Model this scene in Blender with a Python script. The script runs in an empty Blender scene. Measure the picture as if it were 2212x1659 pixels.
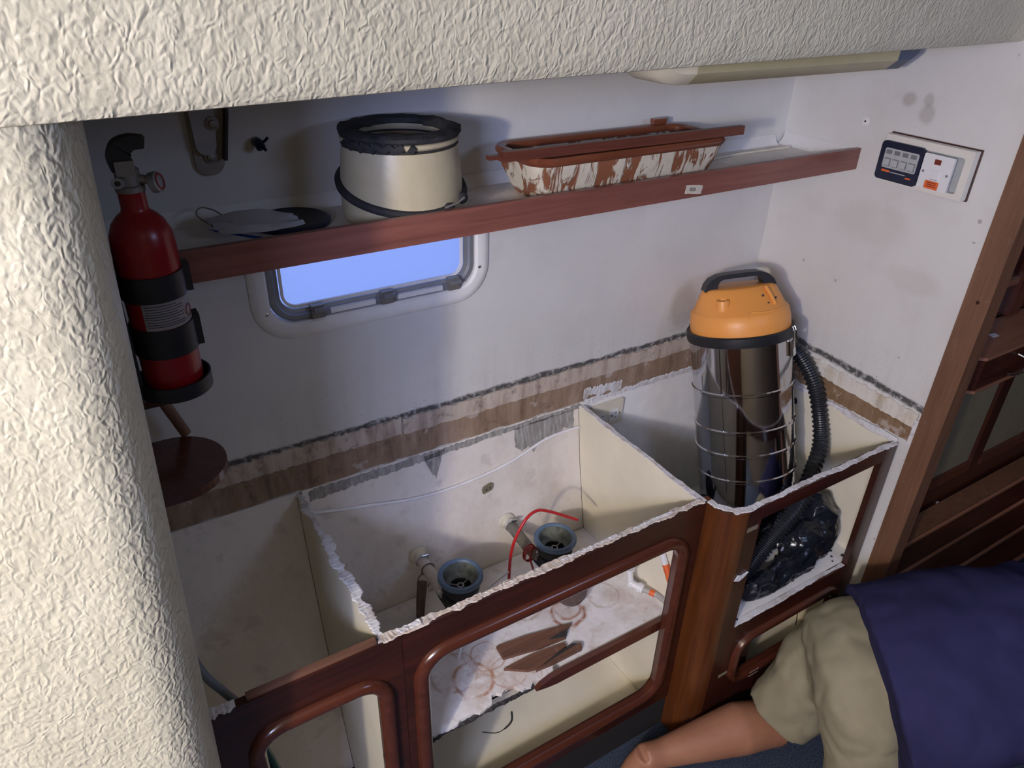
import bpy, bmesh, math, random
from mathutils import Vector, Matrix, noise
R = math.radians
random.seed(7)
SC = bpy.context.scene
COL = SC.collection

# ------------------------------------------------------------------ camera
cd = bpy.data.cameras.new('camera'); cam = bpy.data.objects.new('camera', cd); COL.objects.link(cam)
cam.location = (-1.84596, -1.47122, 2.02203)
cam.rotation_euler = (1.04133928, -0.02596881, -0.55008923)
cd.sensor_width = 36.0; cd.sensor_fit = 'HORIZONTAL'; cd.lens = 25.8874; cd.clip_start = 0.02
SC.camera = cam
# ------------------------------------------------------------------ world: pale overcast sky, seen through the window
wd = bpy.data.worlds.new('sky'); SC.world = wd; wd.use_nodes = True
bg = wd.node_tree.nodes['Background']
bg.inputs['Color'].default_value = (0.30, 0.43, 0.98, 1); bg.inputs['Strength'].default_value = 1.0
# ------------------------------------------------------------------ lights
def light(name, kind, loc, energy, col, size=None, size_y=None, aim=None):
    ld = bpy.data.lights.new(name, kind); ld.energy = energy; ld.color = col
    o = bpy.data.objects.new(name, ld); COL.objects.link(o); o.location = loc
    if kind == 'POINT': ld.shadow_soft_size = size
    if kind == 'AREA':
        ld.shape = 'RECTANGLE'; ld.size = size; ld.size_y = size_y or size
    if aim is not None:
        o.rotation_euler = (Vector(aim) - Vector(loc)).to_track_quat('-Z', 'Y').to_euler()
    return o
light('cabin_lamp_light', 'POINT', (-3.16, -1.86, 2.05), 134.0, (1.0, 0.86, 0.64), 0.055)
light('companionway_daylight', 'AREA', (-3.04, -2.12, 2.08), 42.0, (0.50, 0.58, 1.0), 0.6, 0.4, (-0.4, -0.1, 0.8))
light('hatch_daylight', 'AREA', (-0.30, -1.95, 2.27), 9.0, (0.48, 0.60, 1.0), 0.6, 0.5, (-0.65, -0.4, 0.5))
SC.view_settings.view_transform = 'Standard'; SC.view_settings.look = 'None'
SC.view_settings.exposure = 0.0; SC.view_settings.gamma = 1.0; SC.view_settings.use_curve_mapping = False

# ================================================================== materials
def newmat(name):
    m = bpy.data.materials.new(name); m.use_nodes = True
    nt = m.node_tree; b = nt.nodes['Principled BSDF']
    return m, nt, b
def N(nt, typ, **kw):
    n = nt.nodes.new(typ)
    for k, v in kw.items():
        if k.startswith('i_'):
            key = k[2:]; key = int(key) if key.isdigit() else key.replace('_', ' ')
            n.inputs[key].default_value = v
        else: setattr(n, k, v)
    return n
def L(nt, a, b): nt.links.new(a, b)
def rgba(c): return (c[0], c[1], c[2], 1)
def coords(nt, scale=(1, 1, 1)):
    tc = N(nt, 'ShaderNodeTexCoord'); mp = N(nt, 'ShaderNodeMapping'); mp.inputs['Scale'].default_value = scale
    L(nt, tc.outputs['Object'], mp.inputs['Vector']); return mp.outputs['Vector']
def noise_n(nt, vec, scale, detail=3, rough=.55, dist=0):
    n = N(nt, 'ShaderNodeTexNoise'); n.inputs['Scale'].default_value = scale; n.inputs['Detail'].default_value = detail
    n.inputs['Roughness'].default_value = rough; n.inputs['Distortion'].default_value = dist
    L(nt, vec, n.inputs['Vector']); return n.outputs['Fac']
def ramp(nt, fac, stops):
    r = N(nt, 'ShaderNodeValToRGB'); el = r.color_ramp.elements
    while len(el) < len(stops): el.new(0.5)
    for e, (p, c) in zip(el, stops):
        e.position = p; e.color = rgba(c) if not isinstance(c, (int, float)) else (c, c, c, 1)
    L(nt, fac, r.inputs['Fac']); return r.outputs['Color']
def mixc(nt, fac, a, b, mode='MIX'):
    m = N(nt, 'ShaderNodeMix', data_type='RGBA', blend_type=mode)
    if isinstance(fac, (int, float)): m.inputs[0].default_value = fac
    else: L(nt, fac, m.inputs[0])
    for s, v in ((6, a), (7, b)):
        if isinstance(v, (tuple, list)): m.inputs[s].default_value = rgba(v)
        else: L(nt, v, m.inputs[s])
    return m.outputs[2]
def math_n(nt, op, a, b=None, clamp=False):
    m = N(nt, 'ShaderNodeMath', operation=op, use_clamp=clamp)
    for i, v in ((0, a), (1, b)):
        if v is None: continue
        if isinstance(v, (int, float)): m.inputs[i].default_value = v
        else: L(nt, v, m.inputs[i])
    return m.outputs[0]
def bump(nt, b, h, strength=.3, dist=.002):
    n = N(nt, 'ShaderNodeBump'); n.inputs['Strength'].default_value = strength; n.inputs['Distance'].default_value = dist
    L(nt, h, n.inputs['Height']); L(nt, n.outputs['Normal'], b.inputs['Normal'])

def plain(name, col, rough=.5, metal=0, var=.08, vs=25, bs=0, bstr=.3, bd=.001, spec=.5):
    m, nt, b = newmat(name); v = coords(nt)
    f = noise_n(nt, v, vs, 3)
    c = ramp(nt, f, [(.25, tuple(x*(1-var) for x in col)), (.75, tuple(min(1, x*(1+var)) for x in col))])
    L(nt, c, b.inputs['Base Color']); b.inputs['Roughness'].default_value = rough; b.inputs['Metallic'].default_value = metal
    b.inputs['Specular IOR Level'].default_value = spec
    if bs: bump(nt, b, noise_n(nt, v, bs, 3), bstr, bd)
    return m
def wood(name, dark, light_, axis=0, rough=.32, scale=1.0, wear=0.0, coat=.25):
    m, nt, b = newmat(name)
    s = [60*scale]*3; s[axis] = 3*scale; v = coords(nt, tuple(s))
    f = noise_n(nt, v, 1.0, 5, .6, .6)
    v2 = coords(nt); g = noise_n(nt, v2, 4, 2)
    c = ramp(nt, f, [(.3, dark), (.7, light_)])
    c = mixc(nt, math_n(nt, 'MULTIPLY', g, .45), c, tuple(x*.45 for x in dark))
    if wear:
        wv = ramp(nt, noise_n(nt, v2, 30, 6, .7), [(.62, 0.0), (.72, 1.0)])
        c = mixc(nt, math_n(nt, 'MULTIPLY', wv, wear), c, (.33, .26, .22))
    L(nt, c, b.inputs['Base Color']); b.inputs['Roughness'].default_value = rough
    b.inputs['Coat Weight'].default_value = coat; b.inputs['Coat Roughness'].default_value = .18
    bump(nt, b, f, .12, .0006)
    return m

def headliner():
    m, nt, b = newmat('textured_vinyl_liner'); v = coords(nt, (1, 1, .72))
    d = N(nt, 'ShaderNodeTexNoise'); d.inputs['Scale'].default_value = 70; d.inputs['Detail'].default_value = 1; L(nt, v, d.inputs['Vector'])
    mv = N(nt, 'ShaderNodeMix', data_type='RGBA', blend_type='LINEAR_LIGHT'); mv.inputs[0].default_value = .016
    L(nt, v, mv.inputs[6]); L(nt, d.outputs['Color'], mv.inputs[7])
    vo = N(nt, 'ShaderNodeTexVoronoi', feature='SMOOTH_F1'); vo.inputs['Scale'].default_value = 105; vo.inputs['Smoothness'].default_value = .55
    L(nt, mv.outputs[2], vo.inputs['Vector'])
    n2 = noise_n(nt, v, 120, 2, .5, .6)
    h = math_n(nt, 'ADD', math_n(nt, 'MULTIPLY', vo.outputs['Distance'], -1.0), math_n(nt, 'MULTIPLY', n2, .45))
    c = ramp(nt, noise_n(nt, v, 14, 3), [(.3, (.53, .50, .375)), (.7, (.605, .575, .44))])
    L(nt, c, b.inputs['Base Color']); b.inputs['Roughness'].default_value = .42
    bump(nt, b, h, .50, .0046)
    return m

def wallpaint(kind):
    m, nt, b = newmat('wall_paint_' + kind); v = coords(nt)
    sep = N(nt, 'ShaderNodeSeparateXYZ'); L(nt, v, sep.inputs[0]); X, Y, Z = sep.outputs
    base = ramp(nt, noise_n(nt, v, 3.0, 4), [(.3, (.60, .595, .575)), (.7, (.68, .675, .65))])
    # grime streaks running down, mould towards the worktop line
    sv = coords(nt, (38, 38, 2.2)); st = ramp(nt, noise_n(nt, sv, 1, 5, .65), [(.5, 0.0), (.75, 1.0)])
    low = math_n(nt, 'SUBTRACT', 1.0, math_n(nt, 'DIVIDE', math_n(nt, 'SUBTRACT', Z, 1.0), .30), True)
    low = math_n(nt, 'MULTIPLY', low, low)
    c = mixc(nt, math_n(nt, 'MULTIPLY', math_n(nt, 'MULTIPLY', st, low), .22), base, (.30, .25, .19))
    sm = ramp(nt, noise_n(nt, v, 9, 5, .6), [(.53, 0.0), (.72, 1.0)])
    c = mixc(nt, math_n(nt, 'MULTIPLY', sm, .14), c, (.42, .37, .32))
    # mould line
    zl = Z
    if kind == 'right':
        zl = math_n(nt, 'SUBTRACT', Z, math_n(nt, 'MULTIPLY', Y, .055))
    lw = .996 if kind == 'back' else 1.017
    wob = math_n(nt, 'MULTIPLY', math_n(nt, 'SUBTRACT', noise_n(nt, v, 14, 5, .7), .5), .03)
    dz = math_n(nt, 'ABSOLUTE', math_n(nt, 'SUBTRACT', math_n(nt, 'ADD', zl, wob), lw + .005))
    ln = math_n(nt, 'SUBTRACT', 1.0, math_n(nt, 'DIVIDE', dz, .013), True)
    ln = math_n(nt, 'MULTIPLY', ln, 1.9, True)
    spk = ramp(nt, noise_n(nt, v, 55, 5, .75), [(.30, 0.0), (.50, 1.0)])
    c = mixc(nt, math_n(nt, 'MULTIPLY', math_n(nt, 'MULTIPLY', ln, spk), .92), c, (.035, .033, .032))
    sp2 = ramp(nt, noise_n(nt, v, 150, 2, .6), [(.66, 0.0), (.72, 1.0)])
    c = mixc(nt, math_n(nt, 'MULTIPLY', math_n(nt, 'MULTIPLY', sp2, low), .8), c, (.10, .09, .08))
    sp3 = ramp(nt, noise_n(nt, v, 45, 1, .5), [(.77, 0.0), (.80, 1.0)])
    c = mixc(nt, math_n(nt, 'MULTIPLY', sp3, .5), c, (.16, .13, .11))
    def blob(cc, px, pz, rx, rz, amt, colr, ax):
        A = X if ax == 'x' else Y
        dx = math_n(nt, 'DIVIDE', math_n(nt, 'SUBTRACT', A, px), rx); dzz = math_n(nt, 'DIVIDE', math_n(nt, 'SUBTRACT', Z, pz), rz)
        d = math_n(nt, 'SQRT', math_n(nt, 'ADD', math_n(nt, 'MULTIPLY', dx, dx), math_n(nt, 'MULTIPLY', dzz, dzz)))
        d = math_n(nt, 'ADD', d, math_n(nt, 'MULTIPLY', math_n(nt, 'SUBTRACT', noise_n(nt, v, 40, 3), .5), .7))
        f = math_n(nt, 'MULTIPLY', math_n(nt, 'SUBTRACT', 1.35, d, True), amt * 1.7, True)
        f = math_n(nt, 'MINIMUM', f, amt)
        return mixc(nt, f, cc, colr)
    if kind == 'right':   # ghost marks where fittings were taken off, greasy smears
        c = blob(c, -.350, 1.737, .017, .015, .55, (.33, .30, .27), 'y')
        c = blob(c, -.400, 1.742, .011, .016, .5, (.34, .31, .28), 'y')
        c = blob(c, -.405, 1.710, .018, .020, .5, (.34, .31, .28), 'y')
        c = blob(c, -.34, 1.42, .10, .05, .16, (.40, .34, .25), 'y')
        c = blob(c, -.50, 1.31, .07, .03, .16, (.40, .34, .25), 'y')
    else:
        c = blob(c, -.30, 1.10, .05, .07, .35, (.25, .21, .19), 'x')
        c = blob(c, -.21, 1.09, .03, .09, .35, (.25, .20, .18), 'x')
        c = blob(c, -1.10, 1.26, .02, .12, .10, (.38, .30, .2), 'x')
    L(nt, c, b.inputs['Base Color']); b.inputs['Roughness'].default_value = .55
    bump(nt, b, math_n(nt, 'ADD', noise_n(nt, v, 240, 3), math_n(nt, 'MULTIPLY', noise_n(nt, v, 60, 2), 1.0)), .16, .0012)
    return m

def stained_board():
    m, nt, b = newmat('stained_white_board'); v = coords(nt)
    v.node.inputs['Location'].default_value = (-1.10, -.30, 0)
    sep = N(nt, 'ShaderNodeSeparateXYZ'); L(nt, v, sep.inputs[0]); X, Y, Z = sep.outputs
    base = ramp(nt, noise_n(nt, v, 12, 5, .65), [(.3, (.68, .65, .63)), (.6, (.84, .83, .83))])
    scr = ramp(nt, noise_n(nt, coords(nt, (20, 90, 20)), 3, 5, .8, 1.0), [(.57, 0.0), (.66, 1.0)])
    c = mixc(nt, math_n(nt, 'MULTIPLY', scr, .22), base, (.36, .28, .22))
    wx = math_n(nt, 'MULTIPLY', math_n(nt, 'SUBTRACT', noise_n(nt, v, 16, 4), .5), .028)
    for (px, py, rr, w, amt, col) in [(-1.258, -.405, .050, .005, .75, (.40, .15, .05)), (-1.19, -.36, .046, .003, .6, (.45, .22, .12)), (-1.17, -.43, .045, .003, .5, (.45, .22, .14)),
            (-1.29, -.36, .06, .004, .45, (.33, .18, .11)), (-1.10, -.42, .042, .003, .45, (.4, .24, .16)), (-1.02, -.27, .045, .005, .7, (.32, .20, .09)), (-1.04, -.25, .036, .004, .6, (.35, .22, .10)),
            (-.925, -.345, .046, .006, .9, (.30, .09, .03)), (-.92, -.335, .035, .004, .7, (.33, .10, .04)), (-.80, -.34, .045, .003, .45, (.40, .26, .17)), (-1.13, -.46, .036, .003, .4, (.42, .25, .16))]:
        dx = math_n(nt, 'SUBTRACT', math_n(nt, 'ADD', X, wx), px); dy = math_n(nt, 'SUBTRACT', math_n(nt, 'ADD', Y, wx), py)
        d = math_n(nt, 'SQRT', math_n(nt, 'ADD', math_n(nt, 'MULTIPLY', dx, dx), math_n(nt, 'MULTIPLY', dy, dy)))
        f = math_n(nt, 'SUBTRACT', 1.0, math_n(nt, 'DIVIDE', math_n(nt, 'ABSOLUTE', math_n(nt, 'SUBTRACT', d, rr)), w*1.5), True)
        f = math_n(nt, 'MULTIPLY', f, min(1.0, amt*1.25))
        brk = ramp(nt, noise_n(nt, v, 30, 3), [(.35, 0.0), (.55, 1.0)])
        c = mixc(nt, math_n(nt, 'MULTIPLY', f, brk), c, col)
    for (px, py, rr2, amt) in ((-1.22, -.41, .13, .55), (-.95, -.33, .09, .35), (-.76, -.40, .09, .3)):
        dx = math_n(nt, 'SUBTRACT', X, px); dy = math_n(nt, 'SUBTRACT', Y, py)
        d = math_n(nt, 'SQRT', math_n(nt, 'ADD', math_n(nt, 'MULTIPLY', dx, dx), math_n(nt, 'MULTIPLY', dy, dy)))
        f = math_n(nt, 'SUBTRACT', 1.0, math_n(nt, 'DIVIDE', d, rr2), True)
        sm = ramp(nt, noise_n(nt, v, 18, 6, .72, .6), [(.38, 0.0), (.62, 1.0)])
        c = mixc(nt, math_n(nt, 'MULTIPLY', math_n(nt, 'MULTIPLY', f, sm), amt*1.6, True), c, (.42, .25, .15))
    rust = ramp(nt, noise_n(nt, v, 22, 6, .7), [(.54, 0.0), (.70, 1.0)])
    c = mixc(nt, math_n(nt, 'MULTIPLY', rust, .5), c, (.38, .22, .14))
    L(nt, c, b.inputs['Base Color']); b.inputs['Roughness'].default_value = .45
    bump(nt, b, noise_n(nt, v, 120, 3), .2, .001)
    return m

def dirty(name, cols, streak=(30, 30, 4), mould=.5, rough=.8):
    m, nt, b = newmat(name); v = coords(nt)
    f = noise_n(nt, coords(nt, streak), 1, 6, .65); c = ramp(nt, f, [(.28, cols[0]), (.5, cols[1]), (.72, cols[2])])
    k = ramp(nt, noise_n(nt, v, 26, 6, .72), [(.55, 0.0), (.68, 1.0)])
    c = mixc(nt, math_n(nt, 'MULTIPLY', k, mould), c, (.05, .04, .04))
    k2 = ramp(nt, noise_n(nt, v, 15, 4, .6), [(.6, 0.0), (.66, 1.0)])
    c = mixc(nt, math_n(nt, 'MULTIPLY', k2, .5), c, (.55, .50, .46))
    L(nt, c, b.inputs['Base Color']); b.inputs['Roughness'].default_value = rough
    bump(nt, b, noise_n(nt, v, 70, 4), .5, .0025)
    return m

def patchy(name, ca, cb, scale=14, lo=.47, hi=.53, rough=.6, streak=(1, 1, 1), bd=.003):
    m, nt, b = newmat(name); v = coords(nt, streak)
    k = ramp(nt, noise_n(nt, v, scale, 5, .62, .8), [(lo, 0.0), (hi, 1.0)])
    vv = coords(nt); f = noise_n(nt, vv, 40, 3)
    c = mixc(nt, k, ca, cb); c = mixc(nt, math_n(nt, 'MULTIPLY', f, .3), c, tuple(x*.6 for x in ca))
    L(nt, c, b.inputs['Base Color']); b.inputs['Roughness'].default_value = rough
    bump(nt, b, math_n(nt, 'ADD', k, math_n(nt, 'MULTIPLY', f, .4)), .6, bd)
    return m

def braided():
    m, nt, b = newmat('braided_hose'); tc = N(nt, 'ShaderNodeTexCoord')
    w = N(nt, 'ShaderNodeTexWave'); w.inputs['Scale'].default_value = 190; w.bands_direction = 'DIAGONAL'; L(nt, tc.outputs['Object'], w.inputs['Vector'])
    w2 = N(nt, 'ShaderNodeTexWave'); w2.inputs['Scale'].default_value = 190; w2.bands_direction = 'X'; L(nt, tc.outputs['Object'], w2.inputs['Vector'])
    f = math_n(nt, 'MULTIPLY', w.outputs['Fac'], w2.outputs['Fac'])
    L(nt, ramp(nt, f, [(.1, (.07, .065, .06)), (.6, (.36, .34, .30))]), b.inputs['Base Color']); b.inputs['Roughness'].default_value = .55
    return m

def carpet():
    m, nt, b = newmat('blue_carpet'); v = coords(nt)
    c = ramp(nt, noise_n(nt, v, 220, 4, .8), [(.32, (.018, .024, .042)), (.52, (.055, .070, .105)), (.72, (.17, .20, .25))])
    c = mixc(nt, math_n(nt, 'MULTIPLY', noise_n(nt, v, 25, 3), .5), c, (.03, .045, .085))
    L(nt, c, b.inputs['Base Color']); b.inputs['Roughness'].default_value = 1; b.inputs['Specular IOR Level'].default_value = .05
    bump(nt, b, noise_n(nt, v, 350, 2), .8, .004); return m

def fabric(name, col, var=.2, ws=900):
    m, nt, b = newmat(name); v = coords(nt)
    c = ramp(nt, noise_n(nt, v, 6, 4), [(.3, tuple(x*(1-var) for x in col)), (.7, tuple(x*(1+var) for x in col))])
    L(nt, c, b.inputs['Base Color']); b.inputs['Roughness'].default_value = .95; b.inputs['Specular IOR Level'].default_value = .12
    bump(nt, b, noise_n(nt, v, ws, 2), .35, .0008); return m

def skin():
    m, nt, b = newmat('tanned_skin'); v = coords(nt)
    c = ramp(nt, noise_n(nt, v, 9, 4), [(.3, (.30, .135, .078)), (.7, (.38, .185, .11))])
    L(nt, c, b.inputs['Base Color']); b.inputs['Roughness'].default_value = .5
    b.inputs['Subsurface Weight'].default_value = .08; b.inputs['Subsurface Radius'].default_value = (.02, .008, .004)
    bump(nt, b, noise_n(nt, v, 300, 2), .12, .0006); return m

def pane_glass():
    m, nt, b = newmat('frosted_acrylic_pane'); v = coords(nt)
    f = noise_n(nt, v, 40, 4)
    out = nt.nodes['Material Output']
    tr = N(nt, 'ShaderNodeBsdfTranslucent'); tr.inputs['Color'].default_value = (.95, .96, 1, 1)
    tp = N(nt, 'ShaderNodeBsdfTransparent'); tp.inputs['Color'].default_value = (.96, .97, 1, 1)
    mx = N(nt, 'ShaderNodeMixShader'); L(nt, ramp(nt, f, [(.3, .62), (.7, .8)]), mx.inputs[0]); L(nt, tr.outputs[0], mx.inputs[1]); L(nt, tp.outputs[0], mx.inputs[2])
    L(nt, mx.outputs[0], out.inputs['Surface']); return m

MT = {
 'liner': headliner(), 'wall_back': wallpaint('back'), 'wall_right': wallpaint('right'),
 'white': plain('white_paint', (.78, .77, .75), .5, var=.06, bs=60, bstr=.2),
 'cream': plain('cream_gelcoat', (.76, .71, .57), .42, var=.07, vs=8, bs=45, bstr=.12, bd=.002),
 'creamdirty': dirty('cream_gelcoat_scuffed', [(.60, .54, .48), (.76, .71, .65), (.80, .76, .71)], (5, 5, 4), .08, .5),
 'woodx': wood('mahogany_along', (.030, .008, .005), (.080, .020, .011), 0),
 'woodz': wood('mahogany_upright', (.028, .008, .005), (.072, .018, .010), 2),
 'shelfwood': wood('shelf_fiddle_mahogany_sheen', (.19, .066, .049), (.32, .122, .092), 0, rough=.4),  # paler and pinker than the other mahogany: cool sheen put into its colour
 'teakz': wood('post_teak', (.07, .019, .005), (.155, .048, .012), 2, rough=.35),
 'mould_x': wood('moulding_mahogany', (.075, .019, .010), (.115, .031, .016), 0, rough=.22, coat=.5),
 'jamb': wood('jamb_wood', (.14, .065, .035), (.23, .115, .062), 2, rough=.5, wear=.15),
 'desk': wood('desk_wood', (.28, .12, .07), (.42, .20, .125), 0, rough=.35),
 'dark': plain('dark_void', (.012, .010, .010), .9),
 'batten_hi': dirty('backsplash_upper_band', [(.25, .18, .14), (.50, .42, .35), (.60, .55, .48)], (26, 26, 5), .6),
 'batten_lo': dirty('backsplash_lower_band', [(.15, .095, .06), (.29, .20, .135), (.40, .31, .235)], (26, 26, 5), .45),
 'band_r_hi': dirty('bulkhead_upper_band', [(.48, .40, .28), (.66, .62, .55), (.70, .68, .62)], (10, 26, 8), .25),
 'band_r_lo': dirty('bulkhead_lower_band', [(.15, .085, .04), (.22, .135, .07), (.30, .21, .13)], (10, 26, 8), .12),
 'torn': dirty('torn_white_edge', [(.42, .36, .32), (.66, .65, .66), (.74, .74, .76)], (30, 30, 30), .22),
 'torn_raw': dirty('split_plywood_edge', [(.36, .25, .17), (.60, .53, .46), (.70, .66, .62)], (60, 60, 60), .25),
 'patch': dirty('bare_grey_patch', [(.16, .155, .14), (.30, .29, .27), (.50, .49, .46)], (130, 130, 10), .2),
 'board': stained_board(),
 'steel': plain('polished_steel', (.54, .54, .56), .09, 1.0, var=.03, vs=3),
 'chrome': plain('chrome', (.75, .75, .76), .12, 1.0, var=.02),
 'alu': plain('grey_aluminium', (.34, .35, .37), .45, .6, var=.1),
 'metal_dull': plain('dull_cast_metal', (.30, .28, .25), .55, .7, var=.2, bs=150),
 'orange': plain('orange_plastic', (.80, .335, .075), .42, var=.04, vs=6),
 'black': plain('black_plastic', (.012, .013, .016), .42, var=.2),
 'rubber': plain('black_rubber', (.022, .022, .024), .8, var=.35, bs=120, bstr=.6, bd=.003),
 'hoseblk': plain('ribbed_hose_black', (.016, .018, .022), .35, var=.1),
 'bag': plain('black_bin_liner', (.010, .012, .018), .24, var=.2, bs=22, bstr=.35, bd=.006),
 'red': plain('red_enamel', (.27, .008, .011), .28, var=.06),
 'redtube': plain('red_tube', (.50, .018, .022), .35),
 'redwire': plain('red_cord', (.28, .02, .02), .6),
 'labelpaper': dirty('printed_label', [(.16, .15, .17), (.60, .57, .57), (.66, .63, .63)], (2, 2, 260), .05, .5),
 'tape': plain('masking_tape', (.56, .51, .42), .75, var=.12, vs=80),
 'tapedark': plain('aged_masking_tape', (.20, .175, .115), .8, var=.3, vs=120),
 'ink': plain('ink', (.05, .045, .05), .6),
 'potcream': patchy('cream_cowl_paint', (.55, .485, .325), (.49, .42, .27), 5, .4, .7, .38, bd=.001),
 'tray': patchy('cream_smeared_wood', (.25, .095, .045), (.70, .66, .53), 20, .46, .51, .6, (1.6, 1, .45), .004),
 'traywood': wood('tray_rim_wood', (.13, .035, .016), (.27, .085, .042), 0, rough=.3, coat=.4),
 'strip': wood('strip_wood', (.11, .030, .018), (.19, .062, .036), 0, rough=.38),
 'maskw': fabric('mask_white', (.80, .80, .86), .05), 'maskb': fabric('mask_blue', (.10, .20, .62), .1),
 'navyblk': plain('dark_blue_plate', (.010, .014, .035), .35),
 'greyblue': plain('grey_blue_plastic', (.10, .165, .28), .38, var=.15, vs=60),
 'cupin': patchy('grimy_cup_inside', (.10, .115, .11), (.24, .26, .24), 30, .4, .6, .3, bd=.001),
 'pipew': plain('white_pipe', (.52, .48, .45), .45, var=.12, vs=40),
 'ivory': plain('ivory_plastic', (.68, .64, .52), .4, var=.05),
 'braid': braided(),
 'trap': patchy('brown_trap_plastic', (.10, .065, .06), (.17, .125, .11), 60, .5, .7, .6, bd=.001),
 'pvc': plain('white_pvc', (.74, .75, .78), .3, var=.03),
 'blueclip': plain('blue_clip', (.02, .06, .62), .35),
 'orangetag': plain('orange_tag', (.70, .13, .03), .5, var=.15, vs=90),
 'greypipe': plain('grey_pipe', (.36, .35, .33), .45),
 'whitecable': plain('white_cable', (.80, .79, .80), .4),
 'greyhose': plain('grey_hose', (.16, .18, .20), .5), 'greenhose': plain('green_hose', (.01, .075, .05), .4),
 'scrap': wood('scrap_wood', (.10, .045, .028), (.24, .115, .07), 0, rough=.6, coat=0, wear=.3),
 'scrapdark': plain('charred_wood', (.035, .032, .033), .7, var=.4, vs=90, bs=90),
 'oldstick': wood('weathered_stick', (.075, .055, .045), (.20, .155, .125), 2, rough=.7, coat=0),
 'switchw': plain('white_switch', (.72, .72, .72), .35, var=.02), 'switchframe': plain('ivory_frame', (.70, .68, .61), .45, var=.04),
 'switchg': plain('grey_indicator', (.17, .18, .18), .4), 'switchm': plain('grey_rocker', (.42, .44, .44), .4), 'redind': plain('dark_red_indicator', (.17, .025, .012), .3),
 'diffuser': plain('dim_cream_diffuser', (.50, .46, .28), .35, var=.05), 'diffend': plain('lit_cream_end_cap', (.82, .78, .62), .35, var=.03),  # cream lamp: light on its end and dimness along its side put into the colours
 'lampblue': plain('blue_end_cap', (.05, .08, .15), .4), 'lampbody': plain('lamp_body', (.62, .61, .57), .45),
 'carpet': carpet(), 'navy': fabric('navy_cotton', (.028, .027, .080), .25), 'beige': fabric('beige_canvas', (.27, .245, .165), .14, 700),
 'seam': fabric('seam_shade', (.19, .17, .11), .1), 'skin': skin(), 'hair': plain('dark_hair', (.03, .02, .015), .6, bs=300),
 'pane': pane_glass(), 'saloon': plain('saloon_lining', (.12, .10, .085), .6, var=.08), 'saloonwood': wood('saloon_panelling', (.05, .015, .008), (.10, .035, .018), 2),
 'panelcream': plain('cupboard_panel', (.22, .205, .135), .4, var=.1),
 'eye': plain('eye_white', (.8, .8, .8), .2),
}

# ================================================================== geometry helpers
def bmn(): return bmesh.new()
def obj(name, bm, mat, parent=None, smooth=False, label=None, bev=0, bevseg=2):
    if bev: bmesh.ops.bevel(bm, geom=[e for e in bm.edges if len(e.link_faces) == 2 and e.calc_face_angle(0) > .6], offset=bev, segments=bevseg, affect='EDGES', profile=.5)
    bmesh.ops.recalc_face_normals(bm, faces=bm.faces)
    if parent is not None and parent.get('_w'): bm.transform(Matrix.Translation(-Vector(parent['_w'])))
    me = bpy.data.meshes.new(name); bm.to_mesh(me); bm.free()
    for p in me.polygons: p.use_smooth = smooth
    if smooth:
        try: me.set_sharp_from_angle(angle=R(38))
        except Exception: pass
    me.materials.append(MT[mat] if isinstance(mat, str) else mat)
    o = bpy.data.objects.new(name, me); COL.objects.link(o)
    if parent is not None:
        o.parent = parent
        if parent.get('_w'): o['_w'] = list(parent['_w'])
    if label: o['label'] = label
    return o
def thing(name, label, cat, loc=(0, 0, 0), group=None):
    o = bpy.data.objects.new(name, None); COL.objects.link(o); o.location = loc; o.empty_display_size = .03
    o['_w'] = list(map(float, loc)); o['label'] = label; o['category'] = cat
    if group: o['group'] = group
    return o
def tag(o, label, cat, group=None):
    o['label'] = label; o['category'] = cat
    if group: o['group'] = group
    return o
def struct(o, label=None):
    o['kind'] = 'structure'
    if label: o['label'] = label
    return o
def sthing(name):
    o = bpy.data.objects.new(name, None); COL.objects.link(o); o['_w'] = [0., 0., 0.]; o['kind'] = 'structure'; return o

def box(bm, x0, x1, y0, y1, z0, z1):
    vs = [bm.verts.new((x, y, z)) for z in (z0, z1) for y in (y0, y1) for x in (x0, x1)]
    for f in ((0, 2, 3, 1), (4, 5, 7, 6), (0, 1, 5, 4), (2, 6, 7, 3), (0, 4, 6, 2), (1, 3, 7, 5)): bm.faces.new([vs[i] for i in f])
    return vs
def prism(bm, pts, fn):
    """pts: 2-D outline; fn(u,v,k) -> 3-D, k = 0/1"""
    a = [bm.verts.new(fn(u, v, 0)) for u, v in pts]; b = [bm.verts.new(fn(u, v, 1)) for u, v in pts]
    n = len(pts); bm.faces.new(a[::-1]); bm.faces.new(b)
    for i in range(n): bm.faces.new((a[i], a[(i+1) % n], b[(i+1) % n], b[i]))
def rr(x0, x1, z0, z1, r, n=6):
    out = []
    for (cx, cz, a0) in ((x1-r, z1-r, 0), (x0+r, z1-r, 90), (x0+r, z0+r, 180), (x1-r, z0+r, 270)):
        for i in range(n+1):
            a = R(a0 + 90*i/n); out.append((cx + r*math.cos(a), cz + r*math.sin(a)))
    return out
def panel_hole(bm, outer, inner, fn):
    """flat panel with a hole: both 2-D loops; fn(u,v,k)"""
    rings = []
    for k in (0, 1):
        vo = [bm.verts.new(fn(u, v, k)) for u, v in outer]; vi = [bm.verts.new(fn(u, v, k)) for u, v in inner]
        ed = [bm.edges.new((l[i], l[(i+1) % len(l)])) for l in (vo, vi) for i in range(len(l))]
        bmesh.ops.triangle_fill(bm, use_beauty=True, use_dissolve=False, edges=ed)
        rings.append((vo, vi))
    for j in (0, 1):
        a, b = rings[0][j], rings[1][j]
        for i in range(len(a)): bm.faces.new((a[i], a[(i+1) % len(a)], b[(i+1) % len(a)], b[i]))
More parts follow.
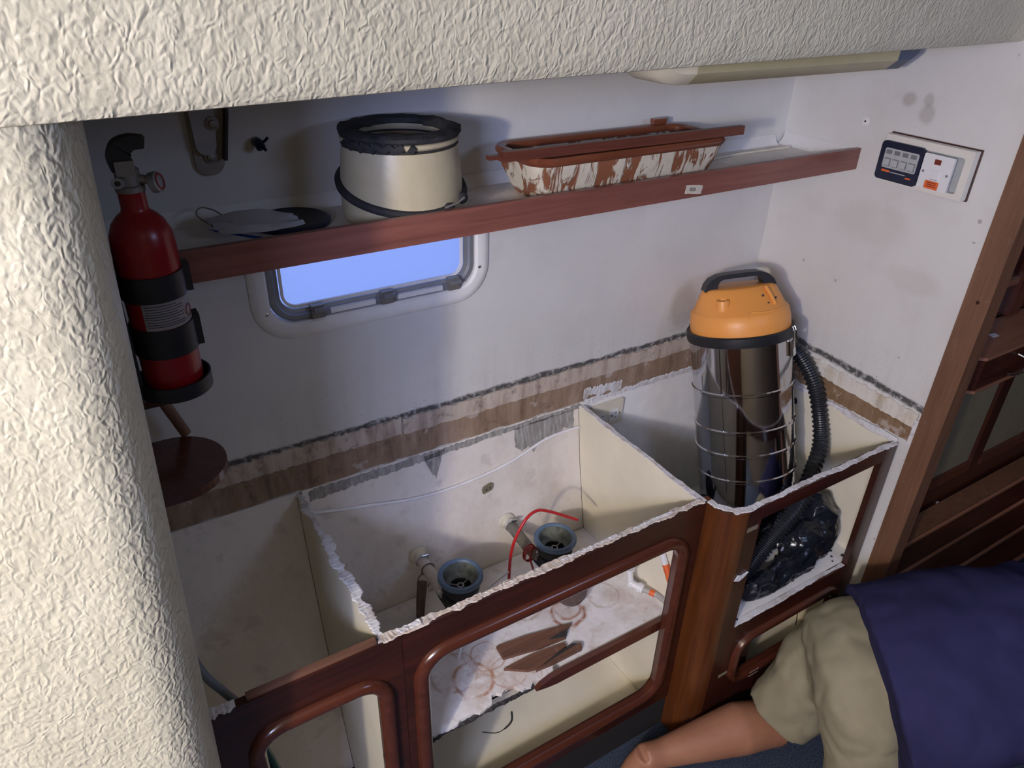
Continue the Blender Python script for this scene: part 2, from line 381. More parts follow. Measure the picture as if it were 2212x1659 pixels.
def sweep_closed(bm, path, prof, fn):
    """path: 2-D closed loop (ccw); prof: (outward, depth) pairs, closed; fn(u,v,d)"""
    n = len(path); rings = []
    for i in range(n):
        p0, p1, p2 = Vector(path[i-1]), Vector(path[i]), Vector(path[(i+1) % n])
        t = (p2 - p0); t.normalize(); nn = Vector((t.y, -t.x))
        rings.append([bm.verts.new(fn(p1.x + nn.x*a, p1.y + nn.y*a, d)) for a, d in prof])
    m = len(prof)
    for i in range(n):
        A, B = rings[i], rings[(i+1) % n]
        for j in range(m): bm.faces.new((A[j], A[(j+1) % m], B[(j+1) % m], B[j]))
def cat(pts, k=6):
    P = [Vector(p) for p in pts]; out = []
    for i in range(len(P)-1):
        p0 = P[max(i-1, 0)]; p1 = P[i]; p2 = P[i+1]; p3 = P[min(i+2, len(P)-1)]
        for j in range(k):
            t = j/k
            out.append(.5*((2*p1) + (p2-p0)*t + (2*p0-5*p1+4*p2-p3)*t*t + (3*p1-p0-3*p2+p3)*t**3))
    out.append(P[-1]); return out
def tube(bm, pts, r, n=10, caps=True, closed=False, flat=None):
    P = [Vector(p) for p in pts]; m = len(P)
    rad = r if isinstance(r, (list, tuple)) else [r]*m
    if len(rad) != m: rad = [rad[0] + (rad[-1]-rad[0])*i/(m-1) for i in range(m)]
    t0 = (P[1]-P[0]).normalized(); up = Vector((0, 0, 1)) if abs(t0.z) < .9 else Vector((1, 0, 0))
    u = t0.cross(up).normalized(); rings = []
    for i in range(m):
        if closed: t = (P[(i+1) % m]-P[i-1]).normalized()
        else: t = (P[min(i+1, m-1)]-P[max(i-1, 0)]).normalized()
        u = (u - t*u.dot(t)); u = u.normalized() if u.length > 1e-6 else t.orthogonal().normalized()
        w = t.cross(u); fl = flat or 1.0
        rings.append([bm.verts.new(P[i] + (u*math.cos(2*math.pi*j/n) + w*math.sin(2*math.pi*j/n)*fl)*rad[i]) for j in range(n)])
    for i in range(m if closed else m-1):
        A, B = rings[i], rings[(i+1) % m]
        for j in range(n): bm.faces.new((A[j], A[(j+1) % n], B[(j+1) % n], B[j]))
    if caps and not closed: bm.faces.new(rings[0][::-1]); bm.faces.new(rings[-1])
def lathe(bm, prof, n=32, mtx=None, cap=True):
    rings = []
    for r, z in prof:
        rings.append([bm.verts.new((r*math.cos(2*math.pi*j/n), r*math.sin(2*math.pi*j/n), z)) for j in range(n)])
    for A, B in zip(rings, rings[1:]):
        for j in range(n): bm.faces.new((A[j], A[(j+1) % n], B[(j+1) % n], B[j]))
    if cap: bm.faces.new(rings[0][::-1]); bm.faces.new(rings[-1])
    if mtx is not None: bmesh.ops.transform(bm, matrix=mtx, verts=[v for rg in rings for v in rg])
def lathe_closed(bm, prof, n=32, mtx=None):
    rings = []
    for r, z in prof: rings.append([bm.verts.new((r*math.cos(2*math.pi*j/n), r*math.sin(2*math.pi*j/n), z)) for j in range(n)])
    for A, B in zip(rings, rings[1:]+rings[:1]):
        for j in range(n): bm.faces.new((A[j], A[(j+1) % n], B[(j+1) % n], B[j]))
    if mtx is not None: bmesh.ops.transform(bm, matrix=mtx, verts=[v for rg in rings for v in rg])
def ring(c, r, n=24, nx=(0, 0, 1)):
    q = Vector(nx).to_track_quat('Z', 'Y'); return [Vector(c) + q @ Vector((r*math.cos(2*math.pi*i/n), r*math.sin(2*math.pi*i/n), 0)) for i in range(n)]
def to(loc, axis=(0, 0, 1)):
    return Matrix.Translation(Vector(loc)) @ Vector(axis).to_track_quat('Z', 'Y').to_matrix().to_4x4()
def ell(bm, c, r, seg=20, rot=None):
    m = Matrix.Translation(Vector(c)) @ (rot.to_4x4() if rot else Matrix()) @ Matrix.Diagonal((r[0], r[1], r[2], 1))
    bmesh.ops.create_uvsphere(bm, u_segments=seg, v_segments=max(8, seg//2), radius=1, matrix=m)
def ragged(bm, a, b, w, seed, up=(0, 0, 1), h=.003, step=.004, jag=.5, side=None, lift=.0):
    """torn strip lying along a-b: uneven edges and thickness"""
    rn = random.Random(seed); a = Vector(a); b = Vector(b); t = (b-a); Ln = t.length; t.normalize()
    s = Vector(side) if side else t.cross(Vector(up)).normalized(); n = max(3, int(Ln/step)); U = Vector(up)
    rows = []; wa = wb = w/2
    for i in range(n+1):
        p = a + (b-a)*(i/n)
        wa += rn.uniform(-jag, jag)*w*.20; wb += rn.uniform(-jag, jag)*w*.20
        wa = min(max(wa, w*.22), w*.62); wb = min(max(wb, w*.22), w*.62)
        hh = h*rn.uniform(.6, 1.0)*.6 + lift
        rows.append([bm.verts.new(p - s*wa), bm.verts.new(p - s*wa*.8 + U*hh), bm.verts.new(p + U*hh*rn.uniform(.5, 1.1)), bm.verts.new(p + s*wb*.8 + U*hh*rn.uniform(.6, 1.2)), bm.verts.new(p + s*wb)])
    for A, B in zip(rows, rows[1:]):
        for j in range(4): bm.faces.new((A[j], A[j+1], B[j+1], B[j]))
        bm.faces.new((A[4], A[0], B[0], B[4]))
    bm.faces.new(rows[0]); bm.faces.new(rows[-1][::-1])
def text_part(txt, size, mtx, mat, parent, name='lettering', depth=.0003, shear=0):
    cu = bpy.data.curves.new('lettering', 'FONT'); cu.body = txt; cu.size = size; cu.extrude = depth; cu.align_x = 'CENTER'; cu.align_y = 'CENTER'; cu.shear = shear
    to_ = bpy.data.objects.new('lettering_tmp', cu); COL.objects.link(to_)
    dg = bpy.context.evaluated_depsgraph_get(); me = bpy.data.meshes.new_from_object(to_.evaluated_get(dg))
    bpy.data.objects.remove(to_); bpy.data.curves.remove(cu)
    bm = bmn(); bm.from_mesh(me); bpy.data.meshes.remove(me); bm.transform(mtx)
    return obj(name, bm, mat, parent)
def remesh(name, bm, mat, voxel, smooth_it=6, parent=None, disp=None):
    me = bpy.data.meshes.new(name + '_src'); bm.to_mesh(me); bm.free()
    o = bpy.data.objects.new(name + '_src', me); COL.objects.link(o)
    md = o.modifiers.new('r', 'REMESH'); md.mode = 'VOXEL'; md.voxel_size = voxel; md.use_smooth_shade = True
    sm = o.modifiers.new('s', 'SMOOTH'); sm.iterations = smooth_it; sm.factor = .5
    dg = bpy.context.evaluated_depsgraph_get(); m2 = bpy.data.meshes.new_from_object(o.evaluated_get(dg))
    bpy.data.objects.remove(o); bpy.data.meshes.remove(me)
    b2 = bmn(); b2.from_mesh(m2); bpy.data.meshes.remove(m2)
    if disp:
        b2.normal_update()
        for v in b2.verts: v.co += v.normal*disp(v.co)
    return obj(name, b2, mat, parent, smooth=True)

# ================================================================== the setting
XY = lambda y0, y1: (lambda u, v, k: (u, y0 if k == 0 else y1, v))
# floor
bm = bmn(); box(bm, -3.7, 2.5, -3.5, .1, -.03, 0); struct(obj('floor', bm, 'carpet'), 'blue flecked carpet on the cabin sole')
# hull-side wall with the window opening
WX0, WX1, WZ0, WZ1 = -1.525, -1.030, 1.318, 1.520
bm = bmn(); panel_hole(bm, [(-3.7, -.03), (2.5, -.03), (2.5, 2.36), (-3.7, 2.36)], rr(WX0, WX1, WZ0, WZ1, .055, 8), XY(0, .05))
struct(obj('wall_back', bm, 'wall_back'), 'off-white hull side with mould along the missing worktop')
# bulkhead
bm = bmn(); box(bm, 0, .03, -.638, .0, -.0, 2.1); struct(obj('wall_right', bm, 'wall_right'), 'off-white bulkhead with ghost marks of removed fittings')
# saloon shell around the camera
bm = bmn(); box(bm, -3.7, -3.6, -3.5, .05, -.03, 2.36); struct(obj('wall_saloon_end', bm, 'saloonwood'))
bm = bmn(); box(bm, 2.4, 2.5, -3.5, .05, -.03, 2.36); struct(obj('wall_forward_end', bm, 'saloonwood'))
bm = bmn(); box(bm, -3.7, 2.5, -3.6, -3.5, -.03, 2.36); struct(obj('wall_front', bm, 'saloon'))
# deckhead: low over the galley, rounded lip, rising to the saloon
FX = [(-3.7, -.86), (-2.4, -.765), (-1.81, -.716), (-1.415, -.666), (-1.095, -.640), (-.5, -.600), (0, -.569), (.6, -.54), (2.5, -.45)]
def fy(x):
    for (a, ya), (b, yb) in zip(FX, FX[1:]):
        if a <= x <= b: return ya + (yb-ya)*(x-a)/(b-a)
    return FX[-1][1]
bm = bmn(); rows = []
xs = [-3.7 + 6.2*i/120 for i in range(121)]
for x in xs:
    f = fy(x)
    pr = [(.05, 2.36), (.05, 1.935), (f+.075, 1.935), (f+.045, 1.925), (f+.030, 1.905), (f+.020, 1.891), (f+.010, 1.886), (f+.002, 1.888), (f-.003, 1.895), (f-.008, 1.915),
          (f-.014, 1.95), (f-.022, 1.99), (f-.036, 2.05), (f-.07, 2.14), (f-.13, 2.22), (f-.24, 2.28), (f-.40, 2.30), (-3.55, 2.30), (-3.55, 2.36)]
    rows.append([bm.verts.new((x, y, z)) for y, z in pr])
for A, B in zip(rows, rows[1:]):
    for j in range(len(A)): bm.faces.new((A[j], A[(j+1) % len(A)], B[(j+1) % len(A)], B[j]))
bm.faces.new(rows[0]); bm.faces.new(rows[-1][::-1])
struct(obj('ceiling', bm, 'liner', smooth=True), 'cream textured vinyl deckhead with rounded lip')
# textured pillar end at the aft side of the galley
bm = bmn(); rows = []
def xe(z): return -1.808 - (1.88-z)*.039
for i in range(21):
    z = 0 + 1.97*i/20; e = xe(z); r = .08
    o = [(-2.75, .0), (e-.05, 0), (e-.045, -.3), (e-.022, -.45), (e-.004, -.56)]
    o += [(e-r+r*math.cos(R(a)), -.620+r*math.sin(R(a))) for a in range(0, -92, -7)]
    q = o[-1]; o += [(q[0]-.3, q[1]), (q[0]-.7, q[1]+.002)]
    rows.append([bm.verts.new((x, y, z)) for x, y in o])
for A, B in zip(rows, rows[1:]):
    for j in range(len(A)): bm.faces.new((A[j], A[(j+1) % len(A)], B[(j+1) % len(A)], B[j]))
bm.faces.new(rows[0]); bm.faces.new(rows[-1][::-1])
struct(obj('wall_left', bm, 'liner', smooth=True), 'cream textured rounded pillar beside the galley')
# old worktop bands left along the wall
def band(bm, x0, x1, zb, zt, y0, y1, seed, n=80, jit=.004):
    rn = random.Random(seed); tr = []; brw = []
    for i in range(n+1):
        x = x0+(x1-x0)*i/n; t = zt + rn.uniform(-jit, jit); b = zb + rn.uniform(-jit, jit)*.6
        tr.append((x, t)); brw.append((x, b))
    A = [[bm.verts.new((x, y, z)) for x, z in L_] for L_ in (tr, brw) for y in (y0, y1)]   # top/front, top/back, bottom/front, bottom/back
    for i in range(n):
        bm.faces.new((A[0][i], A[0][i+1], A[2][i+1], A[2][i])); bm.faces.new((A[1][i], A[1][i+1], A[3][i+1], A[3][i]))
        bm.faces.new((A[0][i], A[0][i+1], A[1][i+1], A[1][i])); bm.faces.new((A[2][i], A[2][i+1], A[3][i+1], A[3][i]))
    for i in (0, n): bm.faces.new((A[0][i], A[1][i], A[3][i], A[2][i]))
bm = bmn(); band(bm, -1.93, -1.245, .952, 1.000, -.006, .002, 1); struct(obj('trim_1', bm, 'batten_hi'), 'mouldy upper strip of old backsplash, aft length')
bm = bmn(); band(bm, -1.240, -.012, .948, .994, -.006, .002, 2); struct(obj('trim_2', bm, 'batten_hi'), 'flaking upper strip of old backsplash, forward length')
bm = bmn(); band(bm, -1.93, -.010, .874, .950, -.003, .002, 3); struct(obj('trim_3', bm, 'batten_lo'), 'brown glue-stained strip where the worktop sat')
bm = bmn(); band(bm, -.004, .630, 0, .044, -.006, .002, 4)
for v in bm.verts: x, y, z = v.co; v.co = (y, -x, .952 + z - max(0, x)*.042)
struct(obj('trim_4', bm, 'band_r_hi'), 'white mildewed strip along the bulkhead')
bm = bmn(); band(bm, -.004, .630, 0, .072, -.003, .002, 5)
for v in bm.verts: x, y, z = v.co; v.co = (y, -x, .880 + z - max(0, x)*(.042 if z > .03 else 0.0))
struct(obj('trim_5', bm, 'band_r_lo'), 'bare brown strip along the bulkhead')
# door jamb capping the bulkhead
bm = bmn(); box(bm, -.010, .045, -.700, -.639, 0, 2.05)
jm = struct(obj('trim_6', bm, 'jamb', bev=.004), 'brown wooden jamb capping the bulkhead end')
bm = bmn()
lathe(bm, [(.0045, -.0005), (.0045, .0008)], 14, to((-.0102, -.673, 1.32), (-1, 0, 0))); obj('plug', bm, 'woodz', jm)
bm = bmn(); ragged(bm, (-.006, -.634, .955), (-.006, -.634, .875), .016, 55, up=(-1, 0, 0), h=.005); ok = obj('filler', bm, 'torn'); struct(ok)
ok.name = 'trim_7'; ok['label'] = 'smear of white filler at the bulkhead edge'

# ------------------------------------------------------------------ window
win = sthing('window_1'); win['label'] = 'frosted opening portlight in a white moulded surround'
bm = bmn()
sweep_closed(bm, rr(WX0, WX1, WZ0, WZ1, .055, 10), [(-.001, .03), (-.001, -.004), (.004, -.010), (.018, -.012), (.030, -.009), (.037, -.003), (.037, .004), (.01, .006)], lambda u, v, d: (u, d, v))
obj('surround', bm, 'white', win, smooth=True)
bm = bmn()
sweep_closed(bm, rr(WX0+.026, WX1-.026, WZ0+.027, WZ1-.02, .036, 10), [(.0255, .012), (.0255, .002), (.020, -.003), (.012, -.003), (.008, .004), (0, .006), (0, .018), (.02, .02)], lambda u, v, d: (u, d, v))
fr = obj('window_frame', bm, 'alu', win, smooth=True)
bm = bmn()
sweep_closed(bm, rr(WX0+.030, WX1-.030, WZ0+.031, WZ1-.024, .033, 10), [(.001, .010), (.001, .005), (-.005, .006), (-.005, .012)], lambda u, v, d: (u, d, v))
obj('gasket', bm, 'white', fr, smooth=True)
bm = bmn(); prism(bm, rr(WX0+.026, WX1-.026, WZ0+.027, WZ1-.02, .036, 8), lambda u, v, k: (u, .0125 + .005*k, v)); obj('pane', bm, 'pane', win)
for i, x in enumerate((-1.425, -1.262, -1.092)):
    bm = bmn(); box(bm, x-.014, x+.014, -.013, .004, WZ0+.004, WZ0+.034); lt = obj('latch', bm, 'metal_dull', win, bev=.003)
    bm = bmn(); box(bm, x-.010, x+.016, -.020, -.013, WZ0+.021, WZ0+.028); obj('latch_lever', bm, 'alu', lt, bev=.002)
for x0, x1 in ((-1.395, -1.290), (-1.235, -1.120)):
    bm = bmn(); box(bm, x0, x1, -.007, .002, WZ0+.007, WZ0+.018); obj('sill_bar', bm, 'white', win, bev=.002)
for x, z in ((WX0-.008, WZ0+.035), (WX1+.007, WZ0+.05)):
    bm = bmn(); lathe(bm, [(.004, 0), (.004, .0015), (.002, .0025)], 12, to((x, -.0115, z), (0, -1, 0))); obj('screw', bm, 'chrome', win)

# ------------------------------------------------------------------ deckhead lamp
lp = thing('ceiling_lamp', 'long cream fluorescent lamp housing tucked under the deckhead lip', 'lamp', (-.43, -.33, 1.935))
bm = bmn(); prism(bm, rr(-.81, -.01, -.42, -.24, .05, 6), lambda u, v, k: (u, v, 1.935 - .022*k)); obj('lamp_body', bm, 'lampbody', lp, bev=.004)
def tro(bm, x0, x1, e0=0, e1=0):
    rows = []; n = max(2, int((x1-x0)/.02))
    for i in range(n+1):
        x = x0 + (x1-x0)*i/n; s = 1.0
        if e0 and x < x0+e0: s = math.sqrt(max(0.0, 1-((x0+e0-x)/e0)**2))
        if e1 and x > x1-e1: s = math.sqrt(max(0.0, 1-((x-x1+e1)/e1)**2))
        h = .098*s + .002
        rows.append([bm.verts.new((x, y, z)) for y, z in ((-.415, 1.914), (-.410, 1.914-h*.75), (-.385, 1.914-h*.97), (-.34, 1.914-h), (-.29, 1.914-h), (-.255, 1.914-h*.8), (-.245, 1.914))])
    for A, B in zip(rows, rows[1:]):
        for j in range(7): bm.faces.new((A[j], A[(j+1) % 7], B[(j+1) % 7], B[j]))
    bm.faces.new(rows[0]); bm.faces.new(rows[-1][::-1])
bm = bmn(); tro(bm, -.905, -.79, .10); obj('end_cap', bm, 'diffend', lp, smooth=True, label='cream rounded end cap coloured as lit from one side')
bm = bmn(); tro(bm, -.788, -.185); obj('diffuser', bm, 'diffuser', lp, smooth=True)
bm = bmn(); tro(bm, -.184, -.09, 0, .05); obj('end_cap', bm, 'lampblue', lp, smooth=True, label='dark blue end cap')

# ================================================================== galley cabinets
RIM = .866; F1 = -.527; F2 = -.608; LPX = -1.523; RPX = -.673
def hy(z):   # slope of the hull lining behind the cabinets
    for (za, ya), (zb, yb) in zip([(0, -.21), (.43, -.085), (.70, -.030), (.88, -.004)], [(.43, -.085), (.70, -.030), (.88, -.004), (1.2, -.004)]):
        if za <= z <= zb: return ya + (yb-ya)*(z-za)/(zb-za)
    return -.21
def backpanel(bm, x0, x1):
    zs = [.03, .2, .43, .55, .70, .80, .872]; pts = [(hy(z), z) for z in zs]
    fr_ = [[bm.verts.new((x, y, z)) for y, z in pts] for x in (x0, x1)]; bk = [[bm.verts.new((x, -.001 if z > .6 else y+.02, z)) for y, z in pts] for x in (x0, x1)]
    for j in range(len(zs)-1):
        bm.faces.new((fr_[0][j], fr_[1][j], fr_[1][j+1], fr_[0][j+1]))
        bm.faces.new((bk[0][j], bk[1][j], bk[1][j+1], bk[0][j+1]))
        for s in (0, 1): bm.faces.new((fr_[s][j], fr_[s][j+1], bk[s][j+1], bk[s][j]))
    for j in (0, -1): bm.faces.new((fr_[0][j], fr_[1][j], bk[1][j], bk[0][j]))
def partition(bm, x0, x1, yf, zt=RIM):
    pts = [(yf, .03), (yf, zt), (hy(.866)-.001, zt), (hy(.7)-.001, .70), (hy(.43)-.001, .43), (hy(.2)-.001, .2), (hy(.03)-.001, .03)]
    prism(bm, pts, lambda u, v, k: (x0 if k == 0 else x1, u, v))
def moulding(bm, x0, x1, z0, z1, r, y, w=.030):
    pr = [(-.002, .012), (-.003, -.004), (.002, -.011), (.009, -.015), (.017, -.0155), (.024, -.013), (w-.002, -.007), (w, .0), (w, .002), (.004, .002)]
    sweep_closed(bm, rr(x0, x1, z0, z1, r, 8), pr, lambda u, v, d: (u, y + d, v))
def tape(name, w, h, c, n, up, mat, parent, seed, txt=None, tsz=.01):
    """small torn rectangle of tape on a surface"""
    rn = random.Random(seed); c = Vector(c); n = Vector(n).normalized(); up = Vector(up); s = up.cross(n).normalized(); up = n.cross(s)
    pts = []
    for (u0, v0, u1, v1) in ((-1, -1, 1, -1), (1, -1, 1, 1), (1, 1, -1, 1), (-1, 1, -1, -1)):
        for k in range(4):
            t = k/4; pts.append(((u0+(u1-u0)*t)*w/2 + rn.uniform(-1, 1)*h*.035, (v0+(v1-v0)*t)*h/2 + rn.uniform(-1, 1)*h*.035))
    bm = bmn(); prism(bm, pts, lambda u, v, k: tuple(c + s*u + up*v + n*(.0008*k)))
    o = obj(name, bm, mat, parent)
    if txt:
        M_ = Matrix((s, up, n)).transposed().to_4x4(); M_.translation = c + n*.0011 - s*w*.08
        text_part(txt, tsz, M_, 'ink', o)
    return o

# ---- left cabinet (aft bay)
c1 = thing('galley_cabinet', 'gutted galley cabinet bay next to the textured pillar, opening with rounded wood moulding', 'cabinet', (-1.68, -.30, 0))
bm = bmn(); panel_hole(bm, [(-1.852, .13), (-1.4855, .13), (-1.4855, RIM), (-1.852, RIM)], rr(-1.772, -1.540, .205, .757, .045, 8), XY(F1, F1+.018)); obj('front_panel', bm, 'woodx', c1)
bm = bmn(); moulding(bm, -1.772, -1.540, .205, .757, .045, F1); obj('moulding', bm, 'mould_x', c1, smooth=True)
bm = bmn(); backpanel(bm, -1.893, LPX-.007); obj('back_panel', bm, 'creamdirty', c1)
bm = bmn(); box(bm, -1.866, LPX-.007, F1+.019, -.22, .03, .042); obj('bottom', bm, 'creamdirty', c1)
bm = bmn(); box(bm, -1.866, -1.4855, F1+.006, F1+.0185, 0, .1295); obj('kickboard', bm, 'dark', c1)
bm = bmn(); box(bm, -1.78, -1.535, F1+.004, F1+.016, RIM, RIM+.010); obj('ledge_strip', bm, 'scrap', c1, bev=.001)
bm = bmn(); ragged(bm, (-1.85, F1+.012, RIM), (-1.80, F1+.010, RIM), .035, 11, h=.008, jag=.7); obj('torn_edge', bm, 'torn', c1)
# ---- sink cabinet
c2 = thing('galley_cabinet', 'stripped sink cabinet open at the top, with stained shelf and large rounded front opening', 'cabinet', (-1.10, -.30, 0))
bm = bmn(); panel_hole(bm, [(-1.4845, .13), (-.6665, .13), (-.6665, RIM), (-1.4845, RIM)], rr(-1.434, -.735, .207, .765, .052, 8), XY(F1, F1+.018)); obj('front_panel', bm, 'woodx', c2)
bm = bmn(); moulding(bm, -1.434, -.735, .207, .765, .052, F1, .032); obj('moulding', bm, 'mould_x', c2, smooth=True)
bm = bmn(); backpanel(bm, LPX+.007, RPX-.007); obj('back_panel', bm, 'creamdirty', c2)
bm = bmn(); partition(bm, LPX-.006, LPX+.006, F1+.019); obj('partition', bm, 'cream', c2)
bm = bmn(); partition(bm, RPX-.006, RPX+.006, F1+.019); obj('partition', bm, 'cream', c2)
bm = bmn(); box(bm, LPX+.007, RPX-.007, F1+.019, -.22, .03, .042); obj('bottom', bm, 'cream', c2)
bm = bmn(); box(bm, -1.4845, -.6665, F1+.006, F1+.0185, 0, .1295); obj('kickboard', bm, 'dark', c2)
# stained shelf with a broken front edge
bm = bmn(); rn = random.Random(4); pts = [(LPX+.007, -.082)]
xx = LPX+.007; edge = []
while xx < -1.10:
    edge.append((xx, -.496 + rn.uniform(0, .012) + (.02 if -1.24 < xx < -1.17 else 0))); xx += .012
edge += [(-1.10, -.492), (RPX-.007, -.492)]
pts = [(RPX-.007, -.084), (LPX+.007, -.084)] + edge
prism(bm, pts, lambda u, v, k: (u, v, .438 + .012*k)); bsh = obj('shelf_board', bm, 'board', c2)
# keep the stain pattern in world coordinates of the board
bm = bmn()
pl = [(-1.135, .440), (-1.12, .452), (-1.09, .461), (-1.06, .464), (RPX-.010, .464), (RPX-.010, .428), (-1.07, .428), (-1.10, .432)]
prism(bm, pl, lambda u, v, k: (u, -.493 - .014*k, v)); obj('shelf_lip', bm, 'mould_x', bsh, bev=.003)
bm = bmn(); ragged(bm, (LPX+.01, -.493, .438), (-1.13, -.490, .438), .012, 21, h=.010, jag=.9); obj('splintered_edge', bm, 'scrapdark', bsh)
# torn white top edges
bm = bmn(); ragged(bm, (LPX, -.012, RIM), (LPX, F1+.004, RIM), .027, 31, h=.004, jag=.8); obj('torn_edge', bm, 'torn', c2)
bm = bmn(); ragged(bm, (RPX, -.012, RIM), (RPX, F1+.004, RIM), .018, 32, h=.003); obj('torn_edge', bm, 'torn', c2)
bm = bmn(); ragged(bm, (LPX, F1+.011, RIM), (RPX, F1+.011, RIM), .021, 33, h=.005, jag=.7); obj('torn_edge', bm, 'torn_raw', c2)
for i, (x, dx, w_, m_) in enumerate(((-1.49, .05, .012, 'torn'), (-1.40, .10, .007, 'torn_raw'), (-1.30, .13, .008, 'torn_raw'), (-1.10, .16, .006, 'torn'), (-.90, .13, .007, 'torn'), (-.76, .08, .006, 'torn_raw'))):
    bm = bmn(); ragged(bm, (x, F1+.009, RIM+.003), (x+dx, F1+.012, RIM+.003), w_, 40+i, h=.008, jag=1.0); obj('splinter', bm, m_, c2)
# bare patches left on the back lining
for i, outl in enumerate(([(-.905, .86), (-.70, .862), (-.70, .80), (-.735, .81), (-.76, .795), (-.80, .80), (-.83, .785), (-.845, .765), (-.862, .79), (-.885, .78), (-.905, .80)], [(-1.19, .862), (-1.125, .865), (-1.14, .835), (-1.15, .815), (-1.158, .785), (-1.166, .80), (-1.18, .83)], [(-1.50, .868), (-.68, .870), (-.68, .858), (-1.0, .853), (-1.3, .846), (-1.50, .838)])):
    bm = bmn(); rn = random.Random(60+i); pp = []
    for j in range(len(outl)):
        a, b = Vector(outl[j]), Vector(outl[(j+1) % len(outl)])
        m_ = max(1, int((b-a).length/.008))
        for k in range(m_): q = a.lerp(b, k/m_); pp.append((q.x + rn.uniform(-.002, .002), q.y + rn.uniform(-.003, .003)))
    prism(bm, pp, lambda u, v, k: (u, hy(v) - .0005 - .0012*k, v)); obj('bare_patch', bm, 'patch', c2)
# ---- corner cabinet with the rounded post
c3 = thing('galley_cabinet', 'corner cabinet bay holding the vacuum, with rounded post and open upper front', 'cabinet', (-.33, -.35, 0))
out = [(RPX+.007, F1+.018), (RPX+.007, -.556)]
out += [(RPX+.007+.052 - .052*math.cos(R(a)), -.556 - .052*math.sin(R(a))) for a in range(9, 91, 9)]
out += [(-.602, F2), (-.602, F2+.018), (RPX+.06, F2+.02), (RPX+.026, -.555), (RPX+.025, F1+.018)]
bm = bmn(); prism(bm, out, lambda u, v, k: (u, v, RIM*k)); obj('corner_post', bm, 'teakz', c3, smooth=True)
bm = bmn(); panel_hole(bm, [(-.6015, .0), (-.012, .0), (-.012, .4295), (-.6015, .4295)], rr(-.500, -.095, .195, .345, .04, 8), XY(F2, F2+.018)); obj('front_panel', bm, 'woodz', c3)
bm = bmn(); box(bm, -.6015, -.550, F2, F2+.018, .430, RIM-.001); obj('stile', bm, 'woodz', c3, bev=.001)
bm = bmn(); box(bm, -.066, -.012, F2, F2+.018, .430, RIM-.001); obj('stile', bm, 'woodz', c3, bev=.001)
bm = bmn(); box(bm, -.5495, -.0665, F2, F2+.018, .822, RIM-.001); obj('rail', bm, 'woodx', c3, bev=.001)
bm = bmn(); moulding(bm, -.500, -.095, .195, .345, .04, F2, .028); obj('moulding', bm, 'mould_x', c3, smooth=True)
bm = bmn(); backpanel(bm, RPX+.007, -.006); obj('back_panel', bm, 'white', c3)
bm = bmn(); box(bm, -.006, -.002, F2+.019, -.215, .03, .872); obj('side_lining', bm, 'cream', c3)
bm = bmn(); box(bm, RPX+.03, -.007, F2+.0185, -.088, .418, .430); sb = obj('shelf_board', bm, 'white', c3)
bm = bmn(); box(bm, RPX+.03, -.007, F2+.019, -.22, .03, .042); obj('bottom', bm, 'cream', c3)
bm = bmn(); ragged(bm, (-.545, F2+.010, .430), (-.07, F2+.010, .430), .018, 70, h=.0012, jag=.3); obj('paint_edge', bm, 'torn', sb)
for i, (x, y, r_) in enumerate(((-.055, -.54, .006), (-.075, -.56, .004), (-.04, -.575, .007), (-.09, -.575, .003), (-.06, -.515, .003), (-.53, -.57, .006), (-.52, -.59, .004))):
    bm = bmn(); lathe(bm, [(r_, 0), (r_*.9, .0012)], 9, to((x, y, .4315))); obj('rot_spot', bm, 'scrapdark', sb)
bm = bmn(); ragged(bm, (-.59, F2+.010, RIM-.001), (-.012, F2+.010, RIM-.001), .020, 71, h=.004, jag=.5); obj('torn_edge', bm, 'torn', c3)
bm = bmn(); ragged(bm, (RPX+.016, F1-.0, RIM), (RPX+.018, -.555, RIM), .020, 72, h=.004); ragged(bm, (RPX+.018, -.552, RIM), (-.632, -.592, RIM), .020, 73, h=.004); ragged(bm, (-.640, -.588, RIM), (-.588, -.599, RIM), .020, 74, h=.004); obj('torn_edge', bm, 'torn', c3)
bm = bmn(); ragged(bm, (-.008, -.03, .868), (-.008, -.60, .868), .022, 75, up=(-1, 0, 0), h=.004, side=(0, 0, 1)); obj('torn_edge', bm, 'torn', c3)
bm = bmn(); ragged(bm, (-.66, -.006, .868), (-.02, -.006, .866), .024, 76, up=(0, -1, 0), h=.004, side=(0, 0, 1)); obj('torn_edge', bm, 'torn', c3)
bm = bmn(); ragged(bm, (-.665, -.006, .902), (-.52, -.005, .890), .032, 77, up=(0, -1, 0), h=.004, side=(0, 0, 1), jag=.9); obj('torn_edge', bm, 'torn', c3)
bm = bmn(); lathe(bm, [(.013, 0), (.013, .0015)], 16, to((-.006, -.255, .812), (-1, 0, 0))); hh = obj('hole_rim', bm, 'pvc', c3)
bm = bmn(); lathe(bm, [(.011, 0), (.011, .0024)], 14, to((-.006, -.255, .815), (-1, 0, 0))); obj('cable_hole', bm, 'dark', c3)
